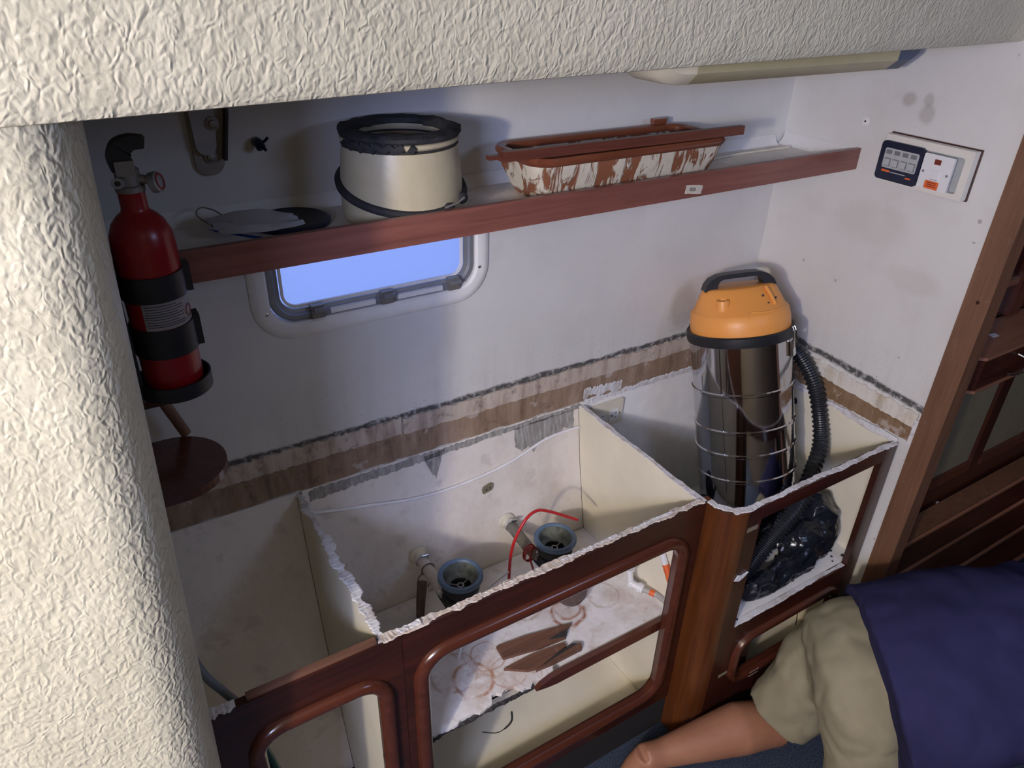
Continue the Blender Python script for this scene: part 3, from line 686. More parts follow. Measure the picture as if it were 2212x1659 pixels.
# inside the lower cupboard: a pale upright and a thin wire
bm = bmn(); box(bm, -.40, -.36, -.55, -.53, .042, .417); obj('inner_batten', bm, 'jamb', c3)
bm = bmn(); tube(bm, cat([(-.30, -.40, .25), (-.20, -.50, .33), (-.17, -.55, .27), (-.20, -.585, .22)]), .0015, 6); obj('inner_wire', bm, 'black', c3)
tape('tape_scrap', .036, .014, (-.578, F2-.0003, .803), (0, -1, 0), (0, 0, 1), 'tapedark', c3, 1)
tape('tape_scrap', .034, .011, (-.548, F2-.0003, .238), (0, -1, 0), (0, 0, 1), 'tapedark', c3, 2)
tape('tape_scrap', .032, .011, (-.572, F2-.0003, .075), (0, -1, 0), (0, 0, 1), 'tapedark', c3, 3)
tape('tape_scrap', .040, .017, (-.420, F2-.0135, .180), (0, -1, 0), (0, 0, 1), 'tape', c3, 4)
bm = bmn(); prism(bm, [(-.022, -.004), (-.004, -.012), (.010, -.004), (.024, .009), (.004, .006), (-.012, .012)], lambda u, v, k: (-.580+u, F2-.001-.006*k*(.5+u*12), .640+v)); obj('torn_chip', bm, 'pvc', c3)
# ================================================================== shelf and what stands on it
SH = 1.565
sh = thing('wall_shelf', 'long white shelf above the window with a mahogany fiddle rail', 'shelf', (-.93, -.12, 1.55))
bm = bmn(); box(bm, -1.848, -.001, -.2435, -.0005, SH-.014, SH); obj('shelf_board', bm, 'creamdirty', sh)
bm = bmn(); box(bm, -1.846, -.001, -.256, -.244, 1.545, 1.600); fd = obj('fiddle_rail', bm, 'shelfwood', sh, bev=.002)
tape('tape_label', .052, .020, (-.596, -.2563, 1.5635), (0, -1, 0), (.12, 0, 1), 'tape', fd, 9, 'B20', .0115)
bm = bmn(); prism(bm, [(0, 0), (-.026, 0), (-.012, .010), (-.003, .030), (0, .032)], lambda u, v, k: (u-.0005, -.006 - .236*k, SH+v)); obj('end_cleat', bm, 'white', sh, smooth=True)
bm = bmn(); prism(bm, [(0, 0), (-.020, 0), (-.010, .008), (-.003, .024), (0, .026)], lambda u, v, k: (-1.84 + 1.80*k, u-.0005, SH+v)); obj('back_cleat', bm, 'white', sh, smooth=True)

# cowl base
pot = thing('vent_collar', 'cream tapered vent collar with a black rubber ring on top and rubber strap', 'vent', (-1.262, -.1225, SH))
T = Matrix.Translation((-1.262, -.1225, SH))
bm = bmn(); lathe_closed(bm, [(.118, .0), (.1195, .03), (.1185, .07), (.1145, .115), (.111, .139), (.104, .139), (.104, .115), (.108, .06), (.109, 0)], 56, T); obj('body', bm, 'potcream', pot, smooth=True)
bm = bmn(); lathe_closed(bm, [(.1095, .1395), (.1125, .141), (.1125, .143), (.1095, .144), (.100, .144), (.100, .1395)], 48, T); obj('seam', bm, 'scrapdark', pot, smooth=True)
bm = bmn(); lathe_closed(bm, [(.110, .1442), (.114, .148), (.114, .154), (.110, .156), (.096, .156), (.096, .1442)], 48, T); obj('collar_lip', bm, 'potcream', pot, smooth=True)
bm = bmn(); lathe_closed(bm, [(.113, .1562), (.116, .160), (.1155, .166), (.108, .171), (.092, .172), (.084, .167), (.082, .158), (.090, .1562)], 64, T)
for v in bm.verts:
    d = v.co - Vector((-1.262, -.1225, SH)); n_ = noise.noise(v.co*38)*.006 + noise.noise(v.co*90)*.002
    if d.z > .157: v.co += Vector((d.x, d.y, 0)).normalized()*n_ + Vector((0, 0, n_*.5))
obj('rubber_ring', bm, 'rubber', pot, smooth=True)
for i, (a0, a1) in enumerate(((185, 250), (255, 262))):
    bm = bmn(); pts = [(-1.262 + .1155*math.cos(R(a)), -.1225 + .1155*math.sin(R(a)), SH + .150 - .004*math.sin(a)) for a in range(a0, a1, 4)]
    if len(pts) > 1: tube(bm, pts, .006, 8, flat=1.3); obj('ring_flap', bm, 'rubber', pot, smooth=True)
a_g0, a_g1 = 292, 318     # the strap's open ends towards the viewer
pts = []
for i in range(60):
    a = a_g1 + (360-(a_g1-a_g0))*i/59
    pts.append(Vector((-1.262 + .1215*math.cos(R(a)), -.1225 + .1175*math.sin(R(a)), SH + .060 + .030*math.sin(R(a)))))
bm = bmn(); tube(bm, pts, [.0085]*60, 8, flat=None); st = obj('strap', bm, 'rubber', pot, smooth=True, label='black rubber tie-down strap')
for k, (p0, tn) in enumerate(((pts[0], 1), (pts[-1], -1))):
    bm = bmn(); ell(bm, p0 + Vector((0, -.003, 0)), (.013, .008, .012), 14); obj('strap_end', bm, 'rubber', st, smooth=True)
bm = bmn(); tube(bm, [pts[-1] + Vector((-.012, -.012, .006)), pts[-1] + Vector((.014, -.012, .012)), pts[-1] + Vector((.030, -.010, .020))], .0022, 8); tube(bm, [pts[-1] + Vector((-.004, -.010, -.004)), pts[0] + Vector((-.012, -.008, -.004)), pts[0] + Vector((.004, -.008, .002))], .0022, 8); obj('buckle_pin', bm, 'metal_dull', st, smooth=True)

# brown tray
tr = thing('wooden_tray', 'rounded brown tray mould with cream paint smeared down its sides', 'tray', (-.735, -.125, SH))
TX0, TX1, TY0, TY1 = -1.020, -.455, -.230, -.030
def loft_rr(bm, levels, n=6):
    rings = []
    for (dx, z, r_) in levels:
        rings.append([bm.verts.new((x, y, z)) for x, y in rr(TX0+dx, TX1-dx, TY0+dx*.7, TY1-dx*.7, r_, n)])
    m_ = len(rings[0])
    for A, B in zip(rings, rings[1:]):
        for j in range(m_): bm.faces.new((A[j], A[(j+1) % m_], B[(j+1) % m_], B[j]))
    return rings
bm = bmn(); rg = loft_rr(bm, [(.012, SH+.082, .04), (.018, SH+.055, .04), (.034, SH+.018, .04), (.045, SH+.001, .035), (.050, SH+.006, .03), (.040, SH+.02, .035), (.026, SH+.055, .035), (.021, SH+.082, .035)])
bm.faces.new(rg[3][::-1]); m_ = len(rg[0])
for j in range(m_): bm.faces.new((rg[-1][j], rg[-1][(j+1) % m_], rg[0][(j+1) % m_], rg[0][j]))
obj('tray_body', bm, 'tray', tr, smooth=True)
bm = bmn(); sweep_closed(bm, rr(TX0+.012, TX1-.012, TY0+.010, TY1-.010, .045, 8), [(-.012, 0), (.004, -.002), (.010, .004), (.011, .010), (.006, .016), (-.004, .017), (-.012, .012)], lambda u, v, d: (u, v, SH+.083+d)); obj('tray_rim', bm, 'traywood', tr, smooth=True)
bm = bmn(); box(bm, -.545, -.505, -.042, -.026, SH+.100, SH+.112); obj('rim_block', bm, 'traywood', tr, bev=.002)
# batten lying over the tray
ws = thing('wooden_strip', 'rabbeted mahogany strip lying across the brown tray', 'strip', (-.76, -.215, SH+.101))
bm = bmn(); prism(bm, [(-.011, 0), (.011, 0), (.011, .014), (.003, .014), (.003, .020), (-.011, .020)], lambda u, v, k: (-1.085 + .655*k, -.205+u - .012*k, SH+.1012+v)); obj('strip_body', bm, 'strip', ws, bev=.001)
bm = bmn(); prism(bm, [(-.004, 0), (.011, 0), (.011, .008), (-.004, .008)], lambda u, v, k: (-1.112 + .0265*k, -.204+u, SH+.106+v)); obj('tongue', bm, 'strip', ws)
# thin things on the shelf
bm = bmn(); tube(bm, [(-1.125, -.185, SH+.004), (-1.04, -.19, SH+.004), (-1.028, -.19, SH+.0035)], [.004, .004, .002], 8); tag(obj('wooden_dowel', bm, 'ivory', smooth=True), 'thin cream dowel lying between the vent collar and the tray', 'dowel')
bm = bmn(); tube(bm, cat([(-.36, -.075, SH+.003), (-.25, -.060, SH+.003), (-.12, -.062, SH+.003), (-.055, -.070, SH+.006)]), .0028, 8); tag(obj('cable_offcut', bm, 'ivory', smooth=True), 'short pale cable offcut at the bulkhead end of the shelf', 'cable')
bm = bmn(); lathe(bm, [(.071, 0), (.074, .003), (.074, .009), (.066, .0115), (.060, .009), (.001, .009)], 40, to((-1.478, -.088, SH))); tag(obj('dark_plate', bm, 'navyblk', smooth=True), 'round dark blue plate half covered by the face mask', 'plate')
mk = thing('face_mask', 'crumpled blue and white disposable face mask with ear loop', 'mask', (-1.545, -.13, SH))
bm = bmn(); g = []
for i in range(17):
    row = []
    for j in range(7):
        u = i/16; w_ = j/6
        x = -1.630 + .150*u + .010*w_; y = -.070 - .085*u*(1-u)*1.2 - .075*w_*(1-.45*u) - .040*u
        z = SH + .0175 + .026*math.sin(u*2.6+.3)*(1-.75*w_) + .0030*math.sin(w_*16 + u*2) + .006*noise.noise(Vector((u*3, w_*3, 2)))
        if y < -.232: y = -.232
        row.append(bm.verts.new((x, y, z)))
    g.append(row)
for A, B in zip(g, g[1:]):
    for j in range(6): bm.faces.new((A[j], A[j+1], B[j+1], B[j]))
bmesh.ops.solidify(bm, geom=bm.faces[:], thickness=.0012); obj('mask_cloth', bm, 'maskw', mk, smooth=True)
bm = bmn(); rows = []
for i in range(12):
    u = i/11; p0 = Vector((-1.632 + .10*u, -.093 - .13*min(1, u*1.1) + .03*u, SH+.0135)); rows.append((bm.verts.new(p0), bm.verts.new(p0 + Vector((.012, -.016*u-.004, -.006)))))
for A, B in zip(rows, rows[1:]): bm.faces.new((A[0], A[1], B[1], B[0]))
bmesh.ops.solidify(bm, geom=bm.faces[:], thickness=.0015); obj('mask_lining', bm, 'maskb', mk, smooth=True)
bm = bmn(); tube(bm, cat([(-1.622, -.095, SH+.018), (-1.640, -.060, SH+.030), (-1.628, -.035, SH+.036), (-1.605, -.045, SH+.030), (-1.590, -.095, SH+.020)]), .0013, 6); obj('ear_loop', bm, 'tapedark', mk, smooth=True)
# ------------------------------------------------------------------ fittings on the hull side and bulkhead
br = thing('deck_bracket', 'long tapered metal bracket with bolts on the hull above the mask', 'bracket', (-1.585, 0, 1.65))
def taper(w0, w1, z0, z1, dx=0, n=10):
    pts = [(w1/2+dx, z1), (-w1/2+dx, z1)]
    pts += [(w0/2*math.cos(R(a)), z0 + w0/2 + w0/2*math.sin(R(a))) for a in range(180, 361, 18)]
    return pts
bm = bmn(); prism(bm, taper(.052, .085, 1.650, 1.90, .012), lambda u, v, k: (-1.592+u, -.0005-.009*k, v)); obj('backing_plate', bm, 'metal_dull', br, bev=.002)
bm = bmn(); prism(bm, taper(.036, .058, 1.690, 1.90, .004), lambda u, v, k: (-1.596+u, -.010-.012*k, v)); obj('strap_plate', bm, 'alu', br, bev=.003)
bm = bmn(); prism(bm, [(.022, 1.68), (.036, 1.76), (.048, 1.90), (.052, 1.90), (.041, 1.76), (.027, 1.68)], lambda u, v, k: (-1.592+u, -.010-.022*k, v)); obj('flange_edge', bm, 'black', br)
for x, z in ((-1.580, 1.745), (-1.590, 1.685)):
    bm = bmn(); lathe(bm, [(.012, 0), (.012, .004), (.007, .0045), (.007, .010), (.005, .011)], 16, to((x, -.022 if z > 1.7 else -.0098, z), (0, -1, 0))); obj('bolt', bm, 'metal_dull', br, smooth=True)
cs = thing('cable_stub', 'torn dark blue cable stub poking from the hull beside the bracket', 'cable', (-1.50, 0, 1.70))
bm = bmn(); tube(bm, cat([(-1.503, .0, 1.702), (-1.503, -.018, 1.703), (-1.501, -.030, 1.695)]), [.009]*12 + [.006], 10); obj('sheath', bm, 'navyblk', cs, smooth=True)
bm = bmn(); tube(bm, [(-1.501, -.018, 1.700), (-1.490, -.024, 1.708), (-1.486, -.026, 1.713)], .003, 6); tube(bm, [(-1.501, -.022, 1.698), (-1.494, -.034, 1.692)], .003, 6); obj('wire_end', bm, 'navyblk', cs, smooth=True)
# extinguisher
fx, fyy = 0.0, 0.0
fe = thing('fire_extinguisher', 'red fire extinguisher strapped in a black bracket behind the textured pillar', 'extinguisher', (0, 0, 1.335))
fe.location = (-1.757, -.31, 1.3945); fe.scale = (1.04, 1.04, .913)
T = Matrix.Translation((fx, fyy, 0))
bm = bmn(); lathe(bm, [(.034, 1.343), (.041, 1.350), (.0425, 1.365), (.0425, 1.600), (.041, 1.622), (.035, 1.640), (.026, 1.652), (.019, 1.658), (.0175, 1.664), (.0175, 1.690)], 40, T); obj('cylinder', bm, 'red', fe, smooth=True)
bm = bmn(); lathe(bm, [(.019, 1.690), (.019, 1.698), (.016, 1.700), (.016, 1.722), (.012, 1.726)], 24, T); vl = obj('valve', bm, 'metal_dull', fe, smooth=True)
bm = bmn(); box(bm, fx-.014, fx+.010, fyy-.016, fyy+.012, 1.716, 1.738); obj('valve_block', bm, 'metal_dull', vl, bev=.003)
bm = bmn(); lathe_closed(bm, [(.004, 0), (.004, .016), (.008, .016), (.008, 0)], 18, to((fx-.012, fyy-.012, 1.706), (-.25, -1, .25))); obj('nozzle', bm, 'alu', vl, smooth=True)
bm = bmn(); tube(bm, [(fx+.012, fyy-.004, 1.708), (fx+.028, fyy-.008, 1.704)], .007, 12); obj('gauge_stem', bm, 'metal_dull', vl, smooth=True)
bm = bmn(); lathe(bm, [(.016, 0), (.016, .009), (.013, .011), (.001, .011)], 24, to((fx+.028, fyy-.006, 1.700), (.85, -.45, .2))); gg = obj('gauge', bm, 'alu', vl, smooth=True)
bm = bmn(); lathe_closed(bm, [(.010, .0112), (.013, .0112), (.013, .0118), (.010, .0118)], 20, to((fx+.028, fyy-.006, 1.700), (.85, -.45, .2))); obj('gauge_ring', bm, 'redwire', vl)
bm = bmn(); hp = cat([(fx-.018, fyy, 1.722), (fx-.020, fyy, 1.742), (fx-.010, fyy, 1.764), (fx+.010, fyy, 1.772), (fx+.030, fyy, 1.769)], 6)
rows = []
for i, q in enumerate(hp):
    t = (hp[min(i+1, len(hp)-1)] - hp[max(i-1, 0)]).normalized(); nn = Vector((t.z, 0, -t.x)); th = .017 if i < 12 else .017 - .007*(i-12)/12; hw = .012
    rows.append([bm.verts.new(q + nn*s1*th + Vector((0, s2*hw, 0))) for s1, s2 in ((0, -1), (0, 1), (1.6, 1), (1.6, -1))])
for A, B in zip(rows, rows[1:]):
    for j in range(4): bm.faces.new((A[j], A[(j+1) % 4], B[(j+1) % 4], B[j]))
bm.faces.new(rows[0]); bm.faces.new(rows[-1][::-1]); obj('lever', bm, 'black', fe, bev=.002)
for z0, z1 in ((1.519, 1.562), (1.418, 1.470)):
    bm = bmn(); lathe_closed(bm, [(.0428, z0), (.0455, z0), (.0455, z1), (.0428, z1)], 40, T); sp_ = obj('strap', bm, 'black', fe, smooth=True)
    bm = bmn(); box(bm, fx+.040, fx+.052, fyy-.012, fyy+.014, z0-.001, z1+.002); obj('clasp', bm, 'black', sp_, bev=.002)
bm = bmn(); rows = []
for i in range(15):
    a = R(-125 + 112*i/14); rows.append([bm.verts.new((fx + .0429*math.cos(a), fyy + .0429*math.sin(a), z)) for z in (1.4705, 1.5185)])
for A, B in zip(rows, rows[1:]): bm.faces.new((A[0], B[0], B[1], A[1]))
bmesh.ops.solidify(bm, geom=bm.faces[:], thickness=-.0006); lb = obj('label_print', bm, 'labelpaper', fe, smooth=True, label='white printed instruction label')
for i in range(9):
    z = 1.5125 - i*.0045; bm = bmn(); rows = []
    for k in range(8):
        a = R(-121 + (74 if i % 3 else 60)*k/7); rows.append([bm.verts.new((fx + .0437*math.cos(a), fyy + .0437*math.sin(a), z + d)) for d in (0, .0012)])
    for A, B in zip(rows, rows[1:]): bm.faces.new((A[0], B[0], B[1], A[1]))
    obj('print_line', bm, 'ink', lb)
bm = bmn(); tube(bm, [(fx+.0438*math.cos(a), fyy+.0438*math.sin(a), 1.490 + .010*math.sin(t)) for t, a in ((R(q), R(-30)+.18*math.cos(R(q))) for q in range(0, 360, 24))], .0006, 5, closed=True); obj('print_mark', bm, 'redwire', lb)
bm = bmn(); lathe_closed(bm, [(.0435, 1.338), (.054, 1.338), (.054, 1.365), (.051, 1.365), (.051, 1.343), (.0435, 1.343)], 40, T); cup = obj('bracket_cup', bm, 'black', fe, smooth=True)
bm = bmn(); lathe(bm, [(.050, 1.3385), (.050, 1.343)], 32, T); obj('cup_floor', bm, 'black', cup)
bm = bmn(); box(bm, fx-.064, fx-.046, fyy-.02, fyy+.02, 1.34, 1.60); obj('bracket_spine', bm, 'black', fe, bev=.002)
bm = bmn(); box(bm, -.105, fx-.0645, fyy-.05, fyy+.09, 1.295, 1.62); obj('backing_block', bm, 'woodz', fe, bev=.003, label='wooden block fixing the bracket to the pillar')
# half-round wooden ledge
lg = thing('half_round_ledge', 'half-round varnished mahogany ledge with slanting brace below the extinguisher', 'ledge', (-1.80, -.165, 1.135))
out = [(-1.885, -.265), (-1.785, -.265)] + [(-1.785 + .098*math.cos(R(a)), -.165 + .10*math.sin(R(a))) for a in range(-81, 90, 9)] + [(-1.785, -.065), (-1.885, -.065)]
bm = bmn(); prism(bm, out, lambda u, v, k: (u, v, 1.135 + .018*k)); obj('ledge_board', bm, 'mould_x', lg, bev=.004)
bm = bmn(); tube(bm, [(-1.742, -.066, 1.155), (-1.770, -.062, 1.24)], .011, 10); obj('brace', bm, 'jamb', lg, smooth=True)
bm = bmn(); box(bm, -1.885, -1.765, -.075, -.050, 1.236, 1.252); obj('rail', bm, 'woodx', lg, bev=.002)

# switch panel on the bulkhead (local: u along -y, v up)
PY, PZ = -.336, 1.541
sw = thing('switch_panel', 'ivory surface box with black breaker panel and white switch on the bulkhead', 'switch panel', (0, -.447, 1.541))
U = lambda u, v, d: (-d, PY - u, PZ + v)
def ubox(bm, u0, u1, v0, v1, d0, d1): box(bm, -d1, -d0, PY-u1, PY-u0, PZ+v0, PZ+v1)
bm = bmn(); ubox(bm, -.003, .229, -.003, .117, .0005, .006); obj('back_plate', bm, 'woodx', sw)
bm = bmn(); panel_hole(bm, [(0, 0), (.226, 0), (.226, .114), (0, .114)], rr(.014, .208, .012, .096, .006, 3), lambda u, v, k: U(u, v, .006 + .022*k)); obj('frame', bm, 'switchframe', sw)
bm = bmn(); ubox(bm, .014, .208, .012, .096, .006, .010); obj('box_floor', bm, 'switchm', sw)
bm = bmn(); prism(bm, rr(-.002, .112, .006, .100, .010, 4), lambda u, v, k: U(u, v, .0285 + .008*k)); bp = obj('breaker_panel', bm, 'navyblk', sw, bev=.002, label='black breaker panel')
bm = bmn(); prism(bm, rr(.012, .103, .036, .084, .004, 3), lambda u, v, k: U(u, v, .0366 + .0015*k)); obj('legend_plate', bm, 'switchm', bp)
for i in range(4):
    u = .016 + i*.0222
    bm = bmn(); ubox(bm, u, u+.015, .070, .080, .0381, .0392); obj('indicator', bm, 'switchg', bp)
    bm = bmn(); ubox(bm, u-.001, u+.017, .040, .060, .0381, .0386); obj('rocker_bezel', bm, 'switchg', bp)
    bm = bmn(); ubox(bm, u+.001, u+.015, .042, .058, .0386, .0412); obj('rocker', bm, 'switchw' if 0 else 'switchm', bp, bev=.001)
bm = bmn(); ubox(bm, .014, .036, .026, .031, .0366, .0370); obj('maker_mark', bm, 'orangetag', bp)
bm = bmn(); ubox(bm, .038, .080, .0265, .0285, .0366, .0370); obj('maker_line', bm, 'switchm', bp)
bm = bmn(); ubox(bm, .082, .096, .020, .0235, .0366, .0370); obj('maker_mark', bm, 'orangetag', bp)
bm = bmn(); prism(bm, rr(.114, .190, .010, .092, .003, 3), lambda u, v, k: U(u, v, .0285 + .007*k)); sp2 = obj('switch_plate', bm, 'switchw', sw, bev=.0015)
bm = bmn(); ubox(bm, .143, .159, .070, .082, .0356, .0366); obj('indicator', bm, 'redind', sp2)
bm = bmn(); ubox(bm, .144, .161, .036, .058, .0356, .0385); obj('rocker', bm, 'switchw', sp2, bev=.001)
bm = bmn(); ubox(bm, .144, .161, .0345, .036, .0356, .0375); obj('rocker_shadow_gap', bm, 'switchg', sp2)
for u in (.121, .181):
    bm = bmn(); lathe(bm, [(.003, 0), (.003, .001)], 12, to(U(u, .050, .0355), (-1, 0, 0))); obj('screw', bm, 'switchg', sp2)
bm = bmn(); prism(bm, rr(.133, .168, .012, .031, .002, 2), lambda u, v, k: U(u, v, .0356 + .0006*k)); stk = obj('sticker', bm, 'orangetag', sp2, label='orange warning sticker')
for v_ in (.026, .0215, .017):
    bm = bmn(); ubox(bm, .139, .162, v_, v_+.0018, .0362, .0365); obj('print_line', bm, 'redind', stk)
# screw plug
pg = thing('wall_plug', 'small round white plug with a screw hole above the shelf end', 'plug', (0, -.248, 1.667))
bm = bmn(); lathe(bm, [(.011, 0), (.010, .0015), (.001, .002)], 20, to((-.0003, -.248, 1.667), (-1, 0, 0))); obj('plug_disc', bm, 'white', pg, smooth=True)
bm = bmn(); lathe(bm, [(.0028, 0), (.0028, .0006)], 10, to((-.0022, -.248, 1.667), (-1, 0, 0))); obj('screw_hole', bm, 'ink', pg)

# ================================================================== inside the sink cabinet
def drain(loc, label, hose_mat, fl, seed):
    x, y, z = loc; d = thing('sink_drain', label, 'drain', (x, y, .45), 'sink drains left hanging in the sink cabinet')
    T = Matrix.Translation((x, y, z))
    bm = bmn(); lathe_closed(bm, [(.046, .004), (.050, .008), (.057, .007), (.0595, .003), (.0595, -.005), (.054, -.010), (.047, -.010)], 48, T); obj('rim', bm, 'greyblue', d, smooth=True)
    bm = bmn(); lathe_closed(bm, [(.0462, .004), (.0445, -.018), (.040, -.030), (.029, -.0345), (.029, -.0385), (.042, -.035), (.048, -.020), (.0465, -.009)], 40, T); cupo = obj('cup', bm, 'cupin', d, smooth=True)
    bm = bmn(); lathe_closed(bm, [(.006, -.038), (.0095, -.038), (.0095, -.033), (.006, -.033)], 16, T); obj('strainer_ring', bm, 'alu', cupo, smooth=True)
    for a in (20, 140, 260):
        bm = bmn(); tube(bm, [(x + .009*math.cos(R(a)), y + .009*math.sin(R(a)), z-.0355), (x + .030*math.cos(R(a)), y + .030*math.sin(R(a)), z-.0355)], .0020, 6); obj('strainer_arm', bm, 'alu', cupo)
    bm = bmn(); lathe_closed(bm, [(.0495, -.0105), (.0515, -.016), (.0505, -.038), (.043, -.048), (.038, -.080), (.030, -.095), (.001, -.095), (.001, -.088), (.034, -.076), (.040, -.045), (.0492, -.034)], 32, T)
    box(bm, x-.046, x+.02, y-.030, y+.035, z-.092, z-.052); obj('housing', bm, 'rubber', d, smooth=True)
    fz = .577; fyv = hy(fz)
    bm = bmn(); lathe(bm, [(.024, .001), (.026, .004), (.024, .008), (.017, .010), (.016, .022)], 28, to((fl, fyv, fz), (0, -1, .05))); fo = obj('wall_flange', bm, 'ivory', d, smooth=True)
    p = [(fl, fyv-.018, fz-.001), (fl+.001, fyv-.06, fz-.003), (fl+.004, y+.05, z-.058), (x-.036, y+.018, z-.064)]
    bm = bmn(); tube(bm, cat(p, 8), .0165, 20); obj('hose', bm, hose_mat, d, smooth=True)
    for (q, ax) in (((fl, fyv-.026, fz), (0, -1, .02)), ((x-.038, y+.026, z-.063), (.1, -1, -.1))):
        bm = bmn(); lathe_closed(bm, [(.017, -.005), (.0185, -.005), (.0185, .005), (.017, .005)], 24, to(q, ax)); cl = obj('clamp', bm, 'chrome', d, smooth=True)
        bm = bmn(); tube(bm, [(q[0]-.002, q[1]-.006, q[2]+.0205), (q[0]+.016, q[1]-.008, q[2]+.0185)], .0042, 10); obj('clamp_screw', bm, 'chrome', cl, smooth=True)
    return d
d1 = drain((-1.197, -.226, .622), 'grey-blue basin drain with smooth white pipe, nearest the textured pillar', 'pipew', -1.241, 1)
d2 = drain((-.902, -.232, .622), 'grey-blue basin drain with braided hose and brown trap', 'braid', -.955, 2)
bm = bmn(); lathe(bm, [(.018, .4505), (.036, .455), (.045, .475), (.050, .53), (.046, .55)], 28, Matrix.Translation((-.890, -.305, 0))); box(bm, -.925, -.86, -.29, -.22, .505, .545); obj('trap', bm, 'trap', d2, smooth=True, label='grimy brown trap bowl')
bm = bmn(); lathe(bm, [(.030, .4505), (.034, .454), (.036, .53)], 24, Matrix.Translation((-1.197, -.226, 0))); obj('trap', bm, 'rubber', d1, smooth=True)
bm = bmn(); tube(bm, ring((-1.240, -.118, .574), .0185, 20, (.02, -1, 0)), .002, 6, closed=True); obj('wire_loop', bm, 'oldstick', d1, smooth=True)
bm = bmn(); tube(bm, cat([(-.955, -.20, .592), (-.972, -.215, .57), (-.966, -.225, .53), (-.955, -.235, .50), (-.96, -.25, .47)]), .003, 8); obj('red_cord', bm, 'redwire', d2, smooth=True)
for k in range(3):
    bm = bmn(); tube(bm, ring((-.962, -.205+.006*k, .566), .0215+.001*k, 18, (.05+.1*k, -1, .1*k)), .0022, 6, closed=True); obj('red_cord', bm, 'redwire', d2, smooth=True)
# hanging stick on its wire
hs = thing('hanging_stick', 'weathered grey-brown stick hanging by a wire under the white pipe', 'stick', (-1.265, -.125, .4505))
bm = bmn(); tube(bm, [(-1.285, -.155, .4515), (-1.272, -.135, .49), (-1.258, -.118, .535)], [.011, .013, .014], 12); obj('stick_body', bm, 'oldstick', hs, smooth=True)
bm = bmn(); tube(bm, cat([(-1.262, -.122, .528), (-1.270, -.118, .55), (-1.254, -.116, .565), (-1.240, -.118, .556), (-1.238, -.128, .545), (-1.246, -.128, .52)]), .0016, 6); obj('tie_wire', bm, 'oldstick', hs, smooth=True)
bm = bmn(); prism(bm, [(-.006, -.006), (.006, -.004), (.005, .008), (-.005, .006)], lambda u, v, k: (-1.250+u, -.131-.001*k, .507+v)); obj('paper_chip', bm, 'pvc', hs)
# red tube, white cable, white rod, connector
bm = bmn(); tube(bm, cat([(-1.060, -.255, .452), (-1.062, -.25, .56), (-1.052, -.245, .665), (-1.015, -.24, .735), (-.975, -.235, .752), (-.930, -.235, .732), (-.840, -.245, .672)], 8), .0042, 10); tag(obj('red_tube', bm, 'redtube', smooth=True), 'bright red tube arching beside the braided drain', 'tube')
bm = bmn(); cp = cat([(-1.512, hy(.81)-.006, .812), (-1.43, hy(.79)-.006, .792), (-1.357, hy(.775)-.007, .778), (-1.227, hy(.75)-.008, .752), (-1.086, hy(.745)-.008, .746), (-.936, hy(.76)-.008, .762), (-.811, hy(.795)-.008, .797), (-.735, hy(.80)-.007, .802), (-.684, hy(.80)-.007, .800)], 8)
tube(bm, cp, .0042, 8); tag(obj('white_cable', bm, 'whitecable', smooth=True), 'white cable clipped along the back of the sink cabinet', 'cable')
bm = bmn(); tube(bm, cat([(-1.26, -.33, .4535), (-1.20, -.31, .60), (-1.094, -.295, .645)], 6), .0042, 8); tag(obj('white_rod', bm, 'pvc', smooth=True), 'thin white plastic rod sticking up between the two drains', 'rod')
cn = thing('wall_clip', 'small tan plastic clip plate on the back of the sink cabinet', 'clip', (-1.007, hy(.70), .70))
bm = bmn(); prism(bm, rr(-1.023, -.991, .690, .714, .007, 4), lambda u, v, k: (u, hy(.70)-.0005-.007*k, v + (u+1.007)*.25)); obj('clip_plate', bm, 'tapedark', cn, bev=.002)
for x in (-1.012, -1.000):
    bm = bmn(); lathe(bm, [(.0028, 0), (.0028, .0015)], 10, to((x, hy(.70)-.0074, .702 + (x+1.007)*.25), (0, -1, 0))); obj('clip_hole', bm, 'ink', cn)
# water pipes at the right partition
ep = thing('pipe_elbow', 'white plastic pipe elbow with a blue clip at the partition', 'pipe', (-.72, -.37, .4505))
bm = bmn(); tube(bm, cat([(-.722, -.345, .575), (-.724, -.355, .525), (-.726, -.368, .488)], 4), .0085, 14); tube(bm, [(-.722, -.345, .578), (-.7235, -.352, .540)], .0125, 14); ell(bm, (-.726, -.370, .482), (.0125, .0125, .0125), 14); tube(bm, [(-.726, -.370, .482), (-.716, -.388, .480)], .0105, 14); tube(bm, [(-.716, -.388, .480), (-.708, -.404, .479)], .014, 14); obj('elbow_body', bm, 'pvc', ep, smooth=True)
for (q, ax) in (((-.7235, -.353, .545), (0, .15, 1)), ((-.7245, -.358, .526), (0, .2, 1))):
    bm = bmn(); lathe_closed(bm, [(.010, -.002), (.0142, -.002), (.0142, .002), (.010, .002)], 16, to(q, ax)); obj('collar', bm, 'pvc', ep, smooth=True)
bm = bmn(); lathe_closed(bm, [(.008, -.003), (.0155, -.003), (.0155, .003), (.008, .003)], 18, to((-.7125, -.395, .4795), (.5, -.85, 0))); obj('collar', bm, 'pvc', ep, smooth=True)
bm = bmn(); tube(bm, [(-.722, -.344, .578), (-.7215, -.340, .600)], .0095, 12); obj('clip_ring', bm, 'blueclip', ep, smooth=True, label='blue locking clip')
bm = bmn(); tube(bm, [(-.708, -.404, .479), (-.688, -.440, .478)], .0085, 12); tube(bm, [(-.688, -.440, .478), (-.682, -.490, .477)], .0085, 12); pp_ = obj('pipe_run', bm, 'greypipe', ep, smooth=True)
